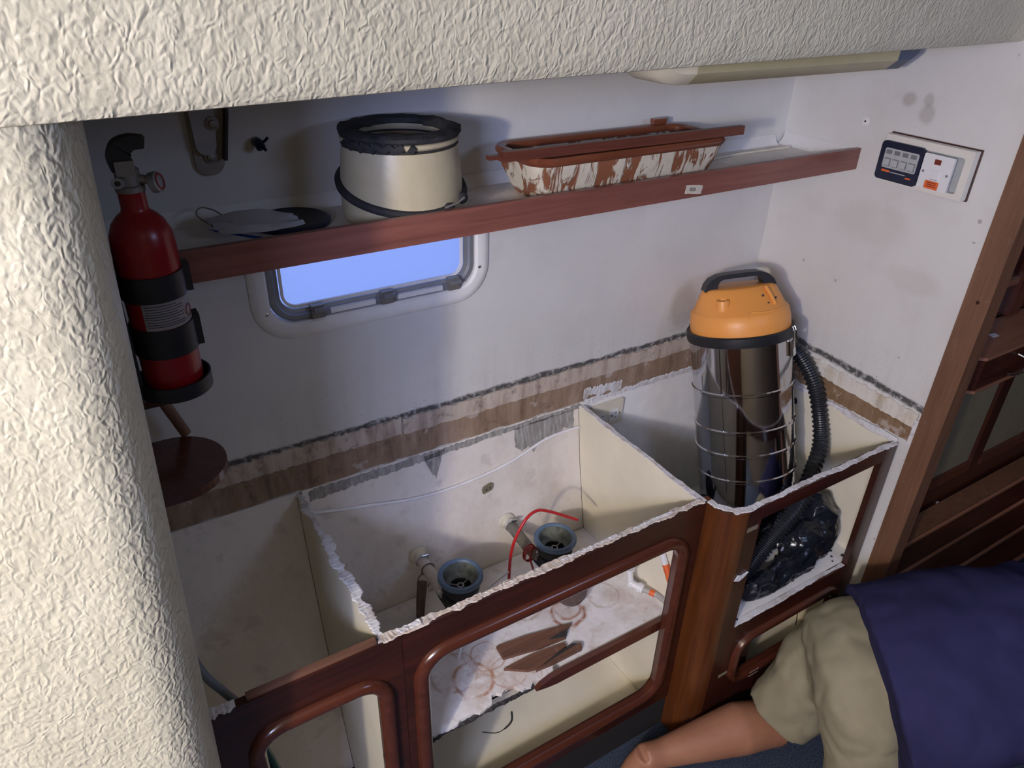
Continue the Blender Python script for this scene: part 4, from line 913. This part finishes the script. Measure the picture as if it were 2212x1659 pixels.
bm = bmn(); tube(bm, [(-.699, -.4205, .4786), (-.692, -.4335, .4782)], .0092, 12); obj('pipe_tag', bm, 'orangetag', pp_, smooth=True, label='orange pipe marker')
rp = thing('riser_pipe', 'slanting white riser pipe with an orange marker beside the elbow', 'pipe', (-.69, -.46, .451))
bm = bmn(); tube(bm, [(-.692, -.38, .715), (-.690, -.500, .535), (-.690, -.505, .4515)], .0085, 12); ro = obj('pipe_run', bm, 'pvc', rp, smooth=True)
bm = bmn(); tube(bm, [(-.6908, -.452, .607), (-.6902, -.486, .556)], .0094, 12); obj('pipe_tag', bm, 'orangetag', ro, smooth=True, label='orange pipe marker')
# wood scraps
def scrap(pts, h, label, mat, dark=None, rot=0):
    c = Vector((sum(p_[0] for p_ in pts)/len(pts), sum(p_[1] for p_ in pts)/len(pts), .4502)); t = thing('wood_scrap', label, 'wood scrap', tuple(c), 'wood offcuts on the stained shelf')
    bm = bmn(); prism(bm, pts, lambda u, v, k: (u, v, .4503 + h*k)); obj('offcut', bm, mat, t, bev=.0012)
    if dark:
        bm = bmn(); prism(bm, dark, lambda u, v, k: (u, v, .4503 + (h+.0025)*k)); obj('charred_face', bm, 'scrapdark', t, bev=.001)
scrap([(-1.160, -.352), (-1.163, -.392), (-1.06, -.412), (-.985, -.418), (-.975, -.400), (-.945, -.388), (-1.00, -.376), (-1.08, -.360)], .011, 'broad mahogany offcut tapering to a point, nearest the brown trap', 'scrap', [(-1.03, -.404), (-.985, -.4185), (-.968, -.402), (-.985, -.400)])
scrap([(-1.178, -.420), (-1.128, -.455), (-1.10, -.462), (-1.00, -.442), (-.998, -.430), (-1.09, -.418)], .009, 'pointed reddish offcut lying beside the charred slat', 'scrap')
scrap([(-1.110, -.4655), (-1.06, -.4700), (-.970, -.470), (-.962, -.456), (-.985, -.446), (-1.05, -.456), (-1.10, -.4645)], .012, 'narrow splintered offcut charred black along one face', 'scrap', [(-1.085, -.4635), (-.975, -.4535), (-.985, -.446), (-1.05, -.456)])
bm = bmn(); lathe_closed(bm, [(.003, .0002), (.008, .0002), (.0075, .006), (.003, .006)], 6, to((-1.062, -.482, .4502))); tag(obj('brass_nut', bm, 'metal_dull'), 'small brown hex nut on the stained shelf edge', 'nut')
# hair-like squiggle on the cupboard floor
bm = bmn(); tube(bm, cat([(-1.17, -.30, .0435), (-1.13, -.325, .0435), (-1.08, -.315, .0435), (-1.06, -.285, .0435)]), [.0012]*9 + [.003]*9 + [.001], 6); tag(obj('rubber_offcut', bm, 'scrapdark', smooth=True), 'curled dark rubber offcut on the cupboard floor', 'offcut')
# hoses in the aft bay
bm = bmn(); tube(bm, cat([(-1.86, -.30, .90), (-1.835, -.40, .845), (-1.808, -.42, .79), (-1.785, -.42, .72), (-1.78, -.44, .60)]), .008, 10); tag(obj('grey_hose', bm, 'greyhose', smooth=True), 'grey hose curving down behind the pillar into the aft bay', 'hose')
bm = bmn(); tube(bm, cat([(-1.785, -.49, .76), (-1.772, -.495, .70), (-1.755, -.49, .60), (-1.74, -.47, .45), (-1.72, -.40, .20), (-1.71, -.35, .052)]), .009, 10); tag(obj('green_hose', bm, 'greenhose', smooth=True), 'dark green hose dropping through the aft bay opening', 'hose')

# ================================================================== vacuum cleaner in the corner bay
vb = Vector((-.245, -.368, .470)); vt = Vector((-.252, -.188, 1.092)); ax_ = (vt-vb).normalized(); HL = (vt-vb).length
va = thing('vacuum_cleaner', 'steel drum vacuum cleaner with orange lid and black handle leaning in the corner', 'vacuum', tuple(vb))
Q = Vector((0, 0, 1)).rotation_difference(ax_).to_matrix().to_4x4() @ Matrix.Rotation(R(-31.5), 4, 'Z')
va.rotation_euler = Q.to_euler(); del va['_w']
VI = (Matrix.Translation(vb) @ Q).inverted()
bm = bmn(); prof = [(.100, 0), (.138, .001), (.143, .008)]
for zr in (.228, .308, .380, .492):
    prof += [(.143, zr-.006), (.1462, zr-.003), (.1462, zr+.003), (.143, zr+.006)]
prof += [(.143, HL-.012), (.143, HL-.002), (.139, HL-.002)]
lathe(bm, prof, 72, None, True); obj('drum', bm, 'steel', va, smooth=True)
bm = bmn(); tube(bm, [(-.0905, -.1115, .012), (-.0905, -.1115, HL-.014)], .0018, 6); obj('drum_seam', bm, 'steel', va)
bm = bmn(); lathe_closed(bm, [(.140, HL-.014), (.151, HL-.014), (.1525, HL-.002), (.1525, HL+.012), (.149, HL+.016), (.141, HL+.014), (.141, HL)], 64); obj('rim_band', bm, 'black', va, smooth=True)
bm = bmn(); lathe(bm, [(.139, HL+.001), (.1405, HL+.008), (.140, HL+.040), (.136, HL+.066), (.131, HL+.071), (.126, HL+.076), (.118, HL+.096), (.108, HL+.118), (.101, HL+.131), (.094, HL+.134)], 64)
for v in bm.verts:      # the lid narrows front to back towards the handle
    if v.co.z > HL+.075:
        t = (v.co.z-HL-.075)/.059; v.co.y *= 1 - .42*t
lid = obj('lid', bm, 'orange', va, smooth=True)
bm = bmn(); lathe(bm, [(.0175, -.030), (.0185, .018), (.017, .021), (.013, .0215), (.012, .018)], 24, to((-.066, -.078, HL+.092), (0, -.06, 1))); obj('blower_port', bm, 'orange', lid, smooth=True)
bm = bmn(); tube(bm, cat([(-.012, -.134, HL+.062), (-.006, -.122, HL+.076), (.03, -.120, HL+.074), (.075, -.102, HL+.073), (.108, -.068, HL+.072)]), .004, 8); obj('lid_rib', bm, 'orange', lid, smooth=True)
bm = bmn(); tube(bm, cat([(.060, -.058, HL+.131), (.068, -.075, HL+.110), (.074, -.092, HL+.085)]), .005, 8); obj('lid_rib', bm, 'orange', lid, smooth=True)
for x, y, z in ((.045, -.078, .112), (.055, -.092, .092), (.082, -.070, .100)):
    bm = bmn(); ell(bm, (x, y, HL+z), (.0035, .0025, .0035), 8); obj('grease_spot', bm, 'scrapdark', lid)
hpts = [(-.101, .129), (-.094, .147), (-.080, .161), (-.058, .170), (-.030, .172), (.030, .172), (.058, .170), (.080, .161), (.094, .147), (.101, .129), (.066, .129), (.062, .146), (.054, .156), (.042, .159), (-.042, .159), (-.054, .156), (-.062, .146), (-.066, .129)]
bm = bmn(); prism(bm, hpts, lambda u, v, k: (u, -.024 + .048*k, HL+v)); obj('handle', bm, 'black', va, bev=.003)
for s, c_ in ((.80, -.60), (-.80, .60)):
    bm = bmn(); Mx = Matrix.Translation((s*.148, c_*.148, HL-.045)) @ Matrix.Rotation(math.atan2(c_, s), 4, 'Z')
    box(bm, -.004, .006, -.011, .011, -.022, .020); bm.transform(Mx); lt = obj('latch', bm, 'chrome', va, bev=.003)
    bm = bmn(); tube(bm, [(.006, -.008, .0), (.009, -.008, .05), (.005, -.008, .062), (.005, .008, .062), (.009, .008, .05), (.006, .008, .0)], .0018, 6); bm.transform(Mx); obj('latch_wire', bm, 'chrome', lt)
bm = bmn(); pts = cat([(-.115, -.170, 1.02), (-.085, -.205, 1.025), (-.055, -.262, .998), (-.040, -.327, .925), (-.038, -.372, .834), (-.070, -.420, .757), (-.150, -.462, .702), (-.222, -.496, .650), (-.285, -.505, .610), (-.345, -.507, .560), (-.40, -.510, .505), (-.45, -.515, .462)], 26)
rad = [.0222 + .0022*(1 if (i % 4) < 2 else -1) for i in range(len(pts))]
tube(bm, pts, rad, 16); bm.transform(VI); obj('hose', bm, 'hoseblk', va, smooth=True, label='black ribbed hose')
bm = bmn(); tube(bm, cat([(-.46, -.25, .50), (-.43, -.30, .63), (-.37, -.33, .60), (-.32, -.36, .55), (-.27, -.40, .52), (-.25, -.43, .445)], 8), .0035, 8); tube(bm, cat([(-.44, -.22, .438), (-.40, -.34, .58), (-.33, -.38, .54), (-.30, -.42, .44)], 8), .0035, 8); bm.transform(VI); obj('power_cord', bm, 'black', va, smooth=True)
bm = bmn(); ell(bm, (-.47, -.20, .52), (.05, .05, .085)); bm.transform(VI); obj('plug_bundle', bm, 'rubber', va, smooth=True)
# black plastic bag
bm = bmn()
for c_, r_ in (((-.34, -.550, .458), (.135, .032, .044)), ((-.25, -.545, .475), (.12, .036, .058)), ((-.165, -.522, .495), (.11, .048, .080)), ((-.090, -.478, .525), (.070, .068, .102))):
    ell(bm, c_, r_)
def crumple(co):
    q = Vector((co.x*13 + co.z*5, co.y*20, co.z*17 - co.x*4)); d = noise.voronoi(q)[0]; d2 = noise.voronoi(co*42)[0]
    a = .026*(.40 - min(d[1]-d[0], .40)) + .005*(.4 - min(d2[1]-d2[0], .4)) + noise.noise(co*10)*.007 - .005
    return a if co.z > .445 else min(a, 0)*.4
bag = remesh('plastic_bag', bm, 'bag', .0045, 3, None, crumple)
for v in bag.data.vertices: v.co.z = max(v.co.z, .4308); v.co.y = max(v.co.y, -.586); v.co.x = min(v.co.x, -.0085)
tag(bag, 'crumpled black plastic bag under the vacuum hose', 'bag')
# outlet behind the vacuum
ol = thing('power_outlet', 'ivory duplex power outlet plate on the hull beside the partition', 'outlet', (-.575, -.014, .80))
OY = hy(.80)-.001
def obx(bm, x0, x1, z0, z1, d0, d1): box(bm, x0, x1, OY-d1, OY-d0, z0, z1)
bm = bmn(); obx(bm, -.637, -.520, .768, .852, -.004, .008); pl_ = obj('cover_plate', bm, 'ivory', ol, bev=.003)
for x in (-.556, -.606):
    bm = bmn(); obx(bm, x-.017, x+.017, .787, .823, .008, .011); oc = obj('socket_face', bm, 'switchw', ol, bev=.003)
    for dz in (.008, -.008):
        bm = bmn(); obx(bm, x+.001, x+.010, .805+dz-.0012, .805+dz+.0012, .0111, .0114); obj('slot', bm, 'ink', oc)
    bm = bmn(); lathe(bm, [(.0032, 0), (.0032, .0004)], 10, to((x-.009, OY-.0111, .805), (0, -1, 0))); obj('earth_hole', bm, 'ink', oc)
bm = bmn(); lathe(bm, [(.003, 0), (.002, .0015)], 10, to((-.531, OY-.008, .806), (0, -1, 0))); obj('screw', bm, 'chrome', ol)
# ================================================================== saloon joinery beyond the bulkhead
sc_ = thing('saloon_cabinet', 'mahogany saloon locker with panelled doors beyond the jamb', 'cabinet', (.75, -.50, 0))
DY = -.52
bm = bmn(); box(bm, .06, 1.60, DY+.02, -.03, 0, .93); obj('carcass', bm, 'dark', sc_)
bm = bmn(); box(bm, .06, 1.60, DY, DY+.019, .0, .44); obj('base_panel', bm, 'woodx', sc_)
for x0, x1 in ((.06, .41), (.735, .80), (1.12, 1.20)):
    bm = bmn(); box(bm, x0, x1, DY, DY+.019, .4405, .93); obj('stile', bm, 'woodz', sc_, bev=.002)
for x0, x1 in ((.41, .735), (.80, 1.12)):
    bm = bmn(); box(bm, x0+.0005, x1-.0005, DY+.012, DY+.018, .47, .93); obj('door_panel', bm, 'panelcream', sc_)
    bm = bmn(); box(bm, x0+.0005, x1-.0005, DY-.004, DY+.014, .441, .475); obj('door_rail', bm, 'mould_x', sc_, bev=.003)
bm = bmn(); lathe(bm, [(.011, 0), (.012, .005), (.007, .009)], 16, to((.60, DY, .335), (0, -1, 0))); obj('button_catch', bm, 'pvc', sc_, smooth=True)
bm = bmn(); lathe(bm, [(.009, 0), (.010, .004), (.004, .010)], 16, to((.40, DY, .36), (0, -1, 0))); obj('button_catch', bm, 'chrome', sc_, smooth=True)
dk = thing('saloon_desk', 'small wooden desk flap with chamfered corner and chrome hook beyond the jamb', 'desk', (.75, -.54, .93))
out = [(.285, -.466), (.285, -.570), (.322, -.606), (1.55, -.606), (1.55, -.466)]
bm = bmn(); prism(bm, out, lambda u, v, k: (u, v, .935 + .105*k)); obj('desk_body', bm, 'woodx', dk, bev=.003)
bm = bmn(); prism(bm, [(a - (.004 if a < .3 else 0), b_ - (.004 if b_ < -.5 else 0)) for a, b_ in out], lambda u, v, k: (u, v, 1.0405 + .010*k)); obj('desk_top', bm, 'desk', dk, bev=.003)
bm = bmn(); prism(bm, [(a - (.005 if a < .3 else 0), b_ - (.005 if b_ < -.5 else 0)) for a, b_ in out], lambda u, v, k: (u, v, .9305 + .008*k)); obj('lower_lip', bm, 'desk', dk, bev=.002)
bm = bmn(); tube(bm, cat([(.512, -.607, 1.015), (.520, -.632, 1.005), (.512, -.640, .975), (.480, -.632, .965), (.455, -.625, .970)]), .004, 8); obj('hook', bm, 'chrome', dk, smooth=True)
bm = bmn(); prism(bm, [(-.016, -.008), (.012, -.011), (.018, .006), (-.008, .011)], lambda u, v, k: (.488+u, -.533+v, 1.051 + .001*k)); obj('paper_scrap', bm, 'pvc', dk)
up = thing('saloon_locker', 'tall dark mahogany locker standing behind the desk flap', 'locker', (.9, -.3, 1.06))
bm = bmn(); panel_hole(bm, [(.06, 1.055), (1.6, 1.055), (1.6, 1.88), (.06, 1.88)], rr(.40, .62, 1.19, 1.75, .02, 3), XY(-.464, -.445)); obj('locker_front', bm, 'woodz', up)
bm = bmn(); box(bm, .06, 1.6, -.2, -.03, 1.055, 1.88); obj('locker_back', bm, 'dark', up)
bm = bmn(); box(bm, .36, .66, -.475, -.464, 1.165, 1.188); obj('locker_ledge', bm, 'desk', up, bev=.002)
bm = bmn(); box(bm, .66, .72, -.485, -.464, 1.056, 1.88); obj('locker_stile', bm, 'mould_x', up, bev=.004)
bs = thing('saloon_bench', 'low slatted mahogany bench seat beyond the jamb', 'bench', (.9, -.62, 0))
for i, (y0, y1) in enumerate(((-.610, -.530), (-.682, -.616), (-.760, -.688), (-.835, -.766))):
    bm = bmn(); box(bm, .075, 1.6, y0, y1, .335, .355); obj('slat', bm, 'woodx' if i else 'jamb', bs, bev=.003)
    bm = bmn(); box(bm, .075, 1.6, y0-.003, y0+.006, .350, .360); obj('slat_edge', bm, 'desk', bs, bev=.001)
for x in (.09, 1.5):
    bm = bmn(); box(bm, x, x+.04, -.82, -.54, 0, .334); obj('bench_end', bm, 'woodz', bs)

# ================================================================== the kneeling person
pe = thing('person', 'person kneeling and bent forward in navy shirt and beige shorts', 'person', (-.40, -.88, 0))
PEL = Vector((-.365, -.860, .435)); AX = Vector((.78, -.58, .30)).normalized(); SD = Vector((.60, .80, 0)).normalized(); UP = SD.cross(AX).normalized()
if UP.z < 0: UP = -UP
def at(a, s, u): return PEL + AX*a + SD*s + UP*u
NECK = at(.54, 0, .03); HEAD = at(.69, 0, .0)
SHF, SHN = at(.46, .175, 0), at(.46, -.175, 0)
ELF, ELN = SHF + Vector((.12, .02, -.27)), SHN + Vector((.10, -.06, -.27))
HAF, HAN = ELF + Vector((.20, .02, -.14)), ELN + Vector((.22, .0, -.14))
HAF.z = .035 + .012; HAN.z = .047
HPF, HPN = at(0, .095, -.02), at(0, -.095, -.02)
KNF, KNN = Vector((-.430, -.735, .095)), Vector((-.40, -1.03, .068))
ANF, ANN = Vector((-.840, -.630, .098)), Vector((-.80, -1.02, .062))
TOF, TON = Vector((-.885, -.612, .022)), Vector((-.94, -1.01, .022))
bm = bmn()
def torso_ring(bm, rings, n=28, cap=True):
    R_ = []
    for c, s, u in rings:
        R_.append([bm.verts.new(c + SD*s*math.cos(2*math.pi*j/n) + UP*u*math.sin(2*math.pi*j/n)) for j in range(n)])
    for A, B in zip(R_, R_[1:]):
        for j in range(n): bm.faces.new((A[j], A[(j+1) % n], B[(j+1) % n], B[j]))
    if cap: bm.faces.new(R_[0][::-1]); bm.faces.new(R_[-1])
torso_ring(bm, [(at(-.10, 0, -.01), .10, .07), (at(-.05, 0, 0), .165, .105), (at(.02, 0, 0), .17, .11), (at(.14, 0, 0), .15, .10), (at(.30, 0, .005), .165, .115), (at(.42, 0, .005), .18, .11), (at(.50, 0, .01), .12, .075), (at(.55, 0, .02), .06, .06)])
tube(bm, [at(.50, 0, .02), NECK, at(.63, 0, .015)], [.065, .055, .052], 16)
ell(bm, HEAD + AX*.03, (.078, .095, .115), 24, AX.to_track_quat('Z', 'Y').to_matrix())
face = -UP
ell(bm, HEAD + AX*.03 + face*.088, (.014, .016, .018), 10); ell(bm, HEAD + AX*.0 + face*.078, (.028, .016, .016), 10)
for s in (-1, 1): ell(bm, HEAD + AX*.02 + SD*s*.080, (.012, .02, .028), 10)
for S, E_, H_ in ((SHF, ELF, HAF), (SHN, ELN, HAN)):
    tube(bm, [S - (S-at(.44, 0, 0))*.3, S, S.lerp(E_, .5), E_, E_.lerp(H_, .3), H_], [.06, .058, .050, .040, .042, .027], 16)
    hd = (H_-E_); hd.z = 0; hd.normalize(); sd2 = Vector((-hd.y, hd.x, 0)); P0 = H_ + Vector((0, 0, -.015))
    tube(bm, [H_, P0 + hd*.03, P0 + hd*.075], [.027, .034, .036], 14, flat=.5)
    for k, (off, ln) in enumerate(((-.030, .062), (-.010, .074), (.010, .070), (.029, .055))):
        b0 = P0 + hd*.070 + sd2*off; tube(bm, [b0, b0 + hd*ln*.5 + Vector((0, 0, .004)), b0 + hd*ln + Vector((0, 0, -.014))], [.0095, .0088, .0075], 10)
    b0 = P0 + hd*.02 + sd2*.030; tube(bm, [b0, b0 + hd*.025 + sd2*.025, b0 + hd*.05 + sd2*.034 + Vector((0, 0, -.01))], [.012, .011, .0085], 10)
for HP_, KN, AN, TO in ((HPF, KNF, ANF, TOF), (HPN, KNN, ANN, TON)):
    tube(bm, [HP_ + (HP_-KN)*.05, HP_, HP_.lerp(KN, .5), KN + (HP_-KN).normalized()*.05, KN], [.085, .092, .080, .060, .054], 18)
    cm = KN.lerp(AN, .30) + Vector((0, 0, .014))
    tube(bm, [KN, KN.lerp(AN, .12) + Vector((0, 0, .004)), cm, KN.lerp(AN, .62) + Vector((0, 0, .006)), KN.lerp(AN, .88), AN], [.070, .068, .073, .054, .039, .040], 18)
    fd_ = (TO-AN).normalized()
    tube(bm, [AN - fd_*.01 + Vector((0, 0, .004)), AN.lerp(TO, .5), TO], [.036, .034, .024], 14, flat=None)
    sdv = fd_.cross(Vector((0, 0, 1))).normalized()
    for k in range(5):
        b0 = TO + sdv*(-.026 + .013*k); tube(bm, [b0, b0 + fd_*(.036 - .004*k)], [.010 if k == 0 else .008, .007], 8)
body = remesh('body', bm, 'skin', .0065, 4, pe)
# hair
bm = bmn(); ell(bm, HEAD + AX*.045 + UP*.018, (.083, .100, .112), 28, AX.to_track_quat('Z', 'Y').to_matrix())
for v in list(bm.verts):
    d = v.co - HEAD
    if d.dot(face) > .035 or d.dot(AX) < -.045: bm.verts.remove(v)
obj('hair', bm, 'hair', pe, smooth=True)
for s in (-1, 1):
    bm = bmn(); ell(bm, HEAD + AX*.045 + SD*s*.030 + face*.078, (.011, .011, .011), 12); obj('eye', bm, 'eye', pe, smooth=True)
# shorts
bm = bmn()
torso_ring(bm, [(at(-.125, 0, -.015), .10, .06), (at(-.09, 0, -.005), .165, .105), (at(-.02, 0, 0), .190, .130), (at(.06, 0, .002), .185, .128), (at(.13, 0, .004), .172, .118)])
for HP_, KN in ((HPF, KNF), (HPN, KNN)):
    d = (KN-HP_); e = HP_ + d*.93
    tube(bm, [HP_ - d*.1, HP_, HP_ + d*.35 + Vector((-.004, 0, 0)), HP_ + d*.7 + Vector((-.01, 0, 0)), e + Vector((-.014, 0, .012))], [.10, .115, .112, .104, .100], 24)
def folds(co):
    return noise.noise(Vector((co.x*7, co.y*7, co.z*11)))*.012 + abs(noise.noise(co*15))*.010 - .004 + noise.noise(co*30)*.002
sho = remesh('shorts', bm, 'beige', .009, 5, pe, folds)
ofs = Vector(pe['_w'])
for v in sho.data.vertices:
    if v.co.z < .022: v.co.z = .022
for HP_, KN, s in ((HPF, KNF, 1), (HPN, KNN, -1)):
    pass
# shirt
bm = bmn()
torso_ring(bm, [(at(.030, -.045, .012), .275, .180), (at(.10, -.045, .016), .272, .182), (at(.20, -.04, .018), .265, .178), (at(.32, -.03, .018), .255, .170), (at(.42, -.02, .014), .240, .158), (at(.49, 0, .012), .170, .11), (at(.535, 0, .02), .085, .075)])
for S, E_ in ((SHF, ELF), (SHN, ELN)):
    tube(bm, [S.lerp(at(.40, 0, 0), .5), S, S.lerp(E_, .45), S.lerp(E_, .85)], [.085, .088, .078, .074], 20)
def sfold(co): return noise.noise(Vector((co.x*5, co.y*5, co.z*5)))*.012 + abs(noise.noise(co*9))*.010 - .003
shi = remesh('shirt', bm, 'navy', .010, 6, pe, sfold)
for o in bpy.data.objects:
    if '_w' in o: del o['_w']
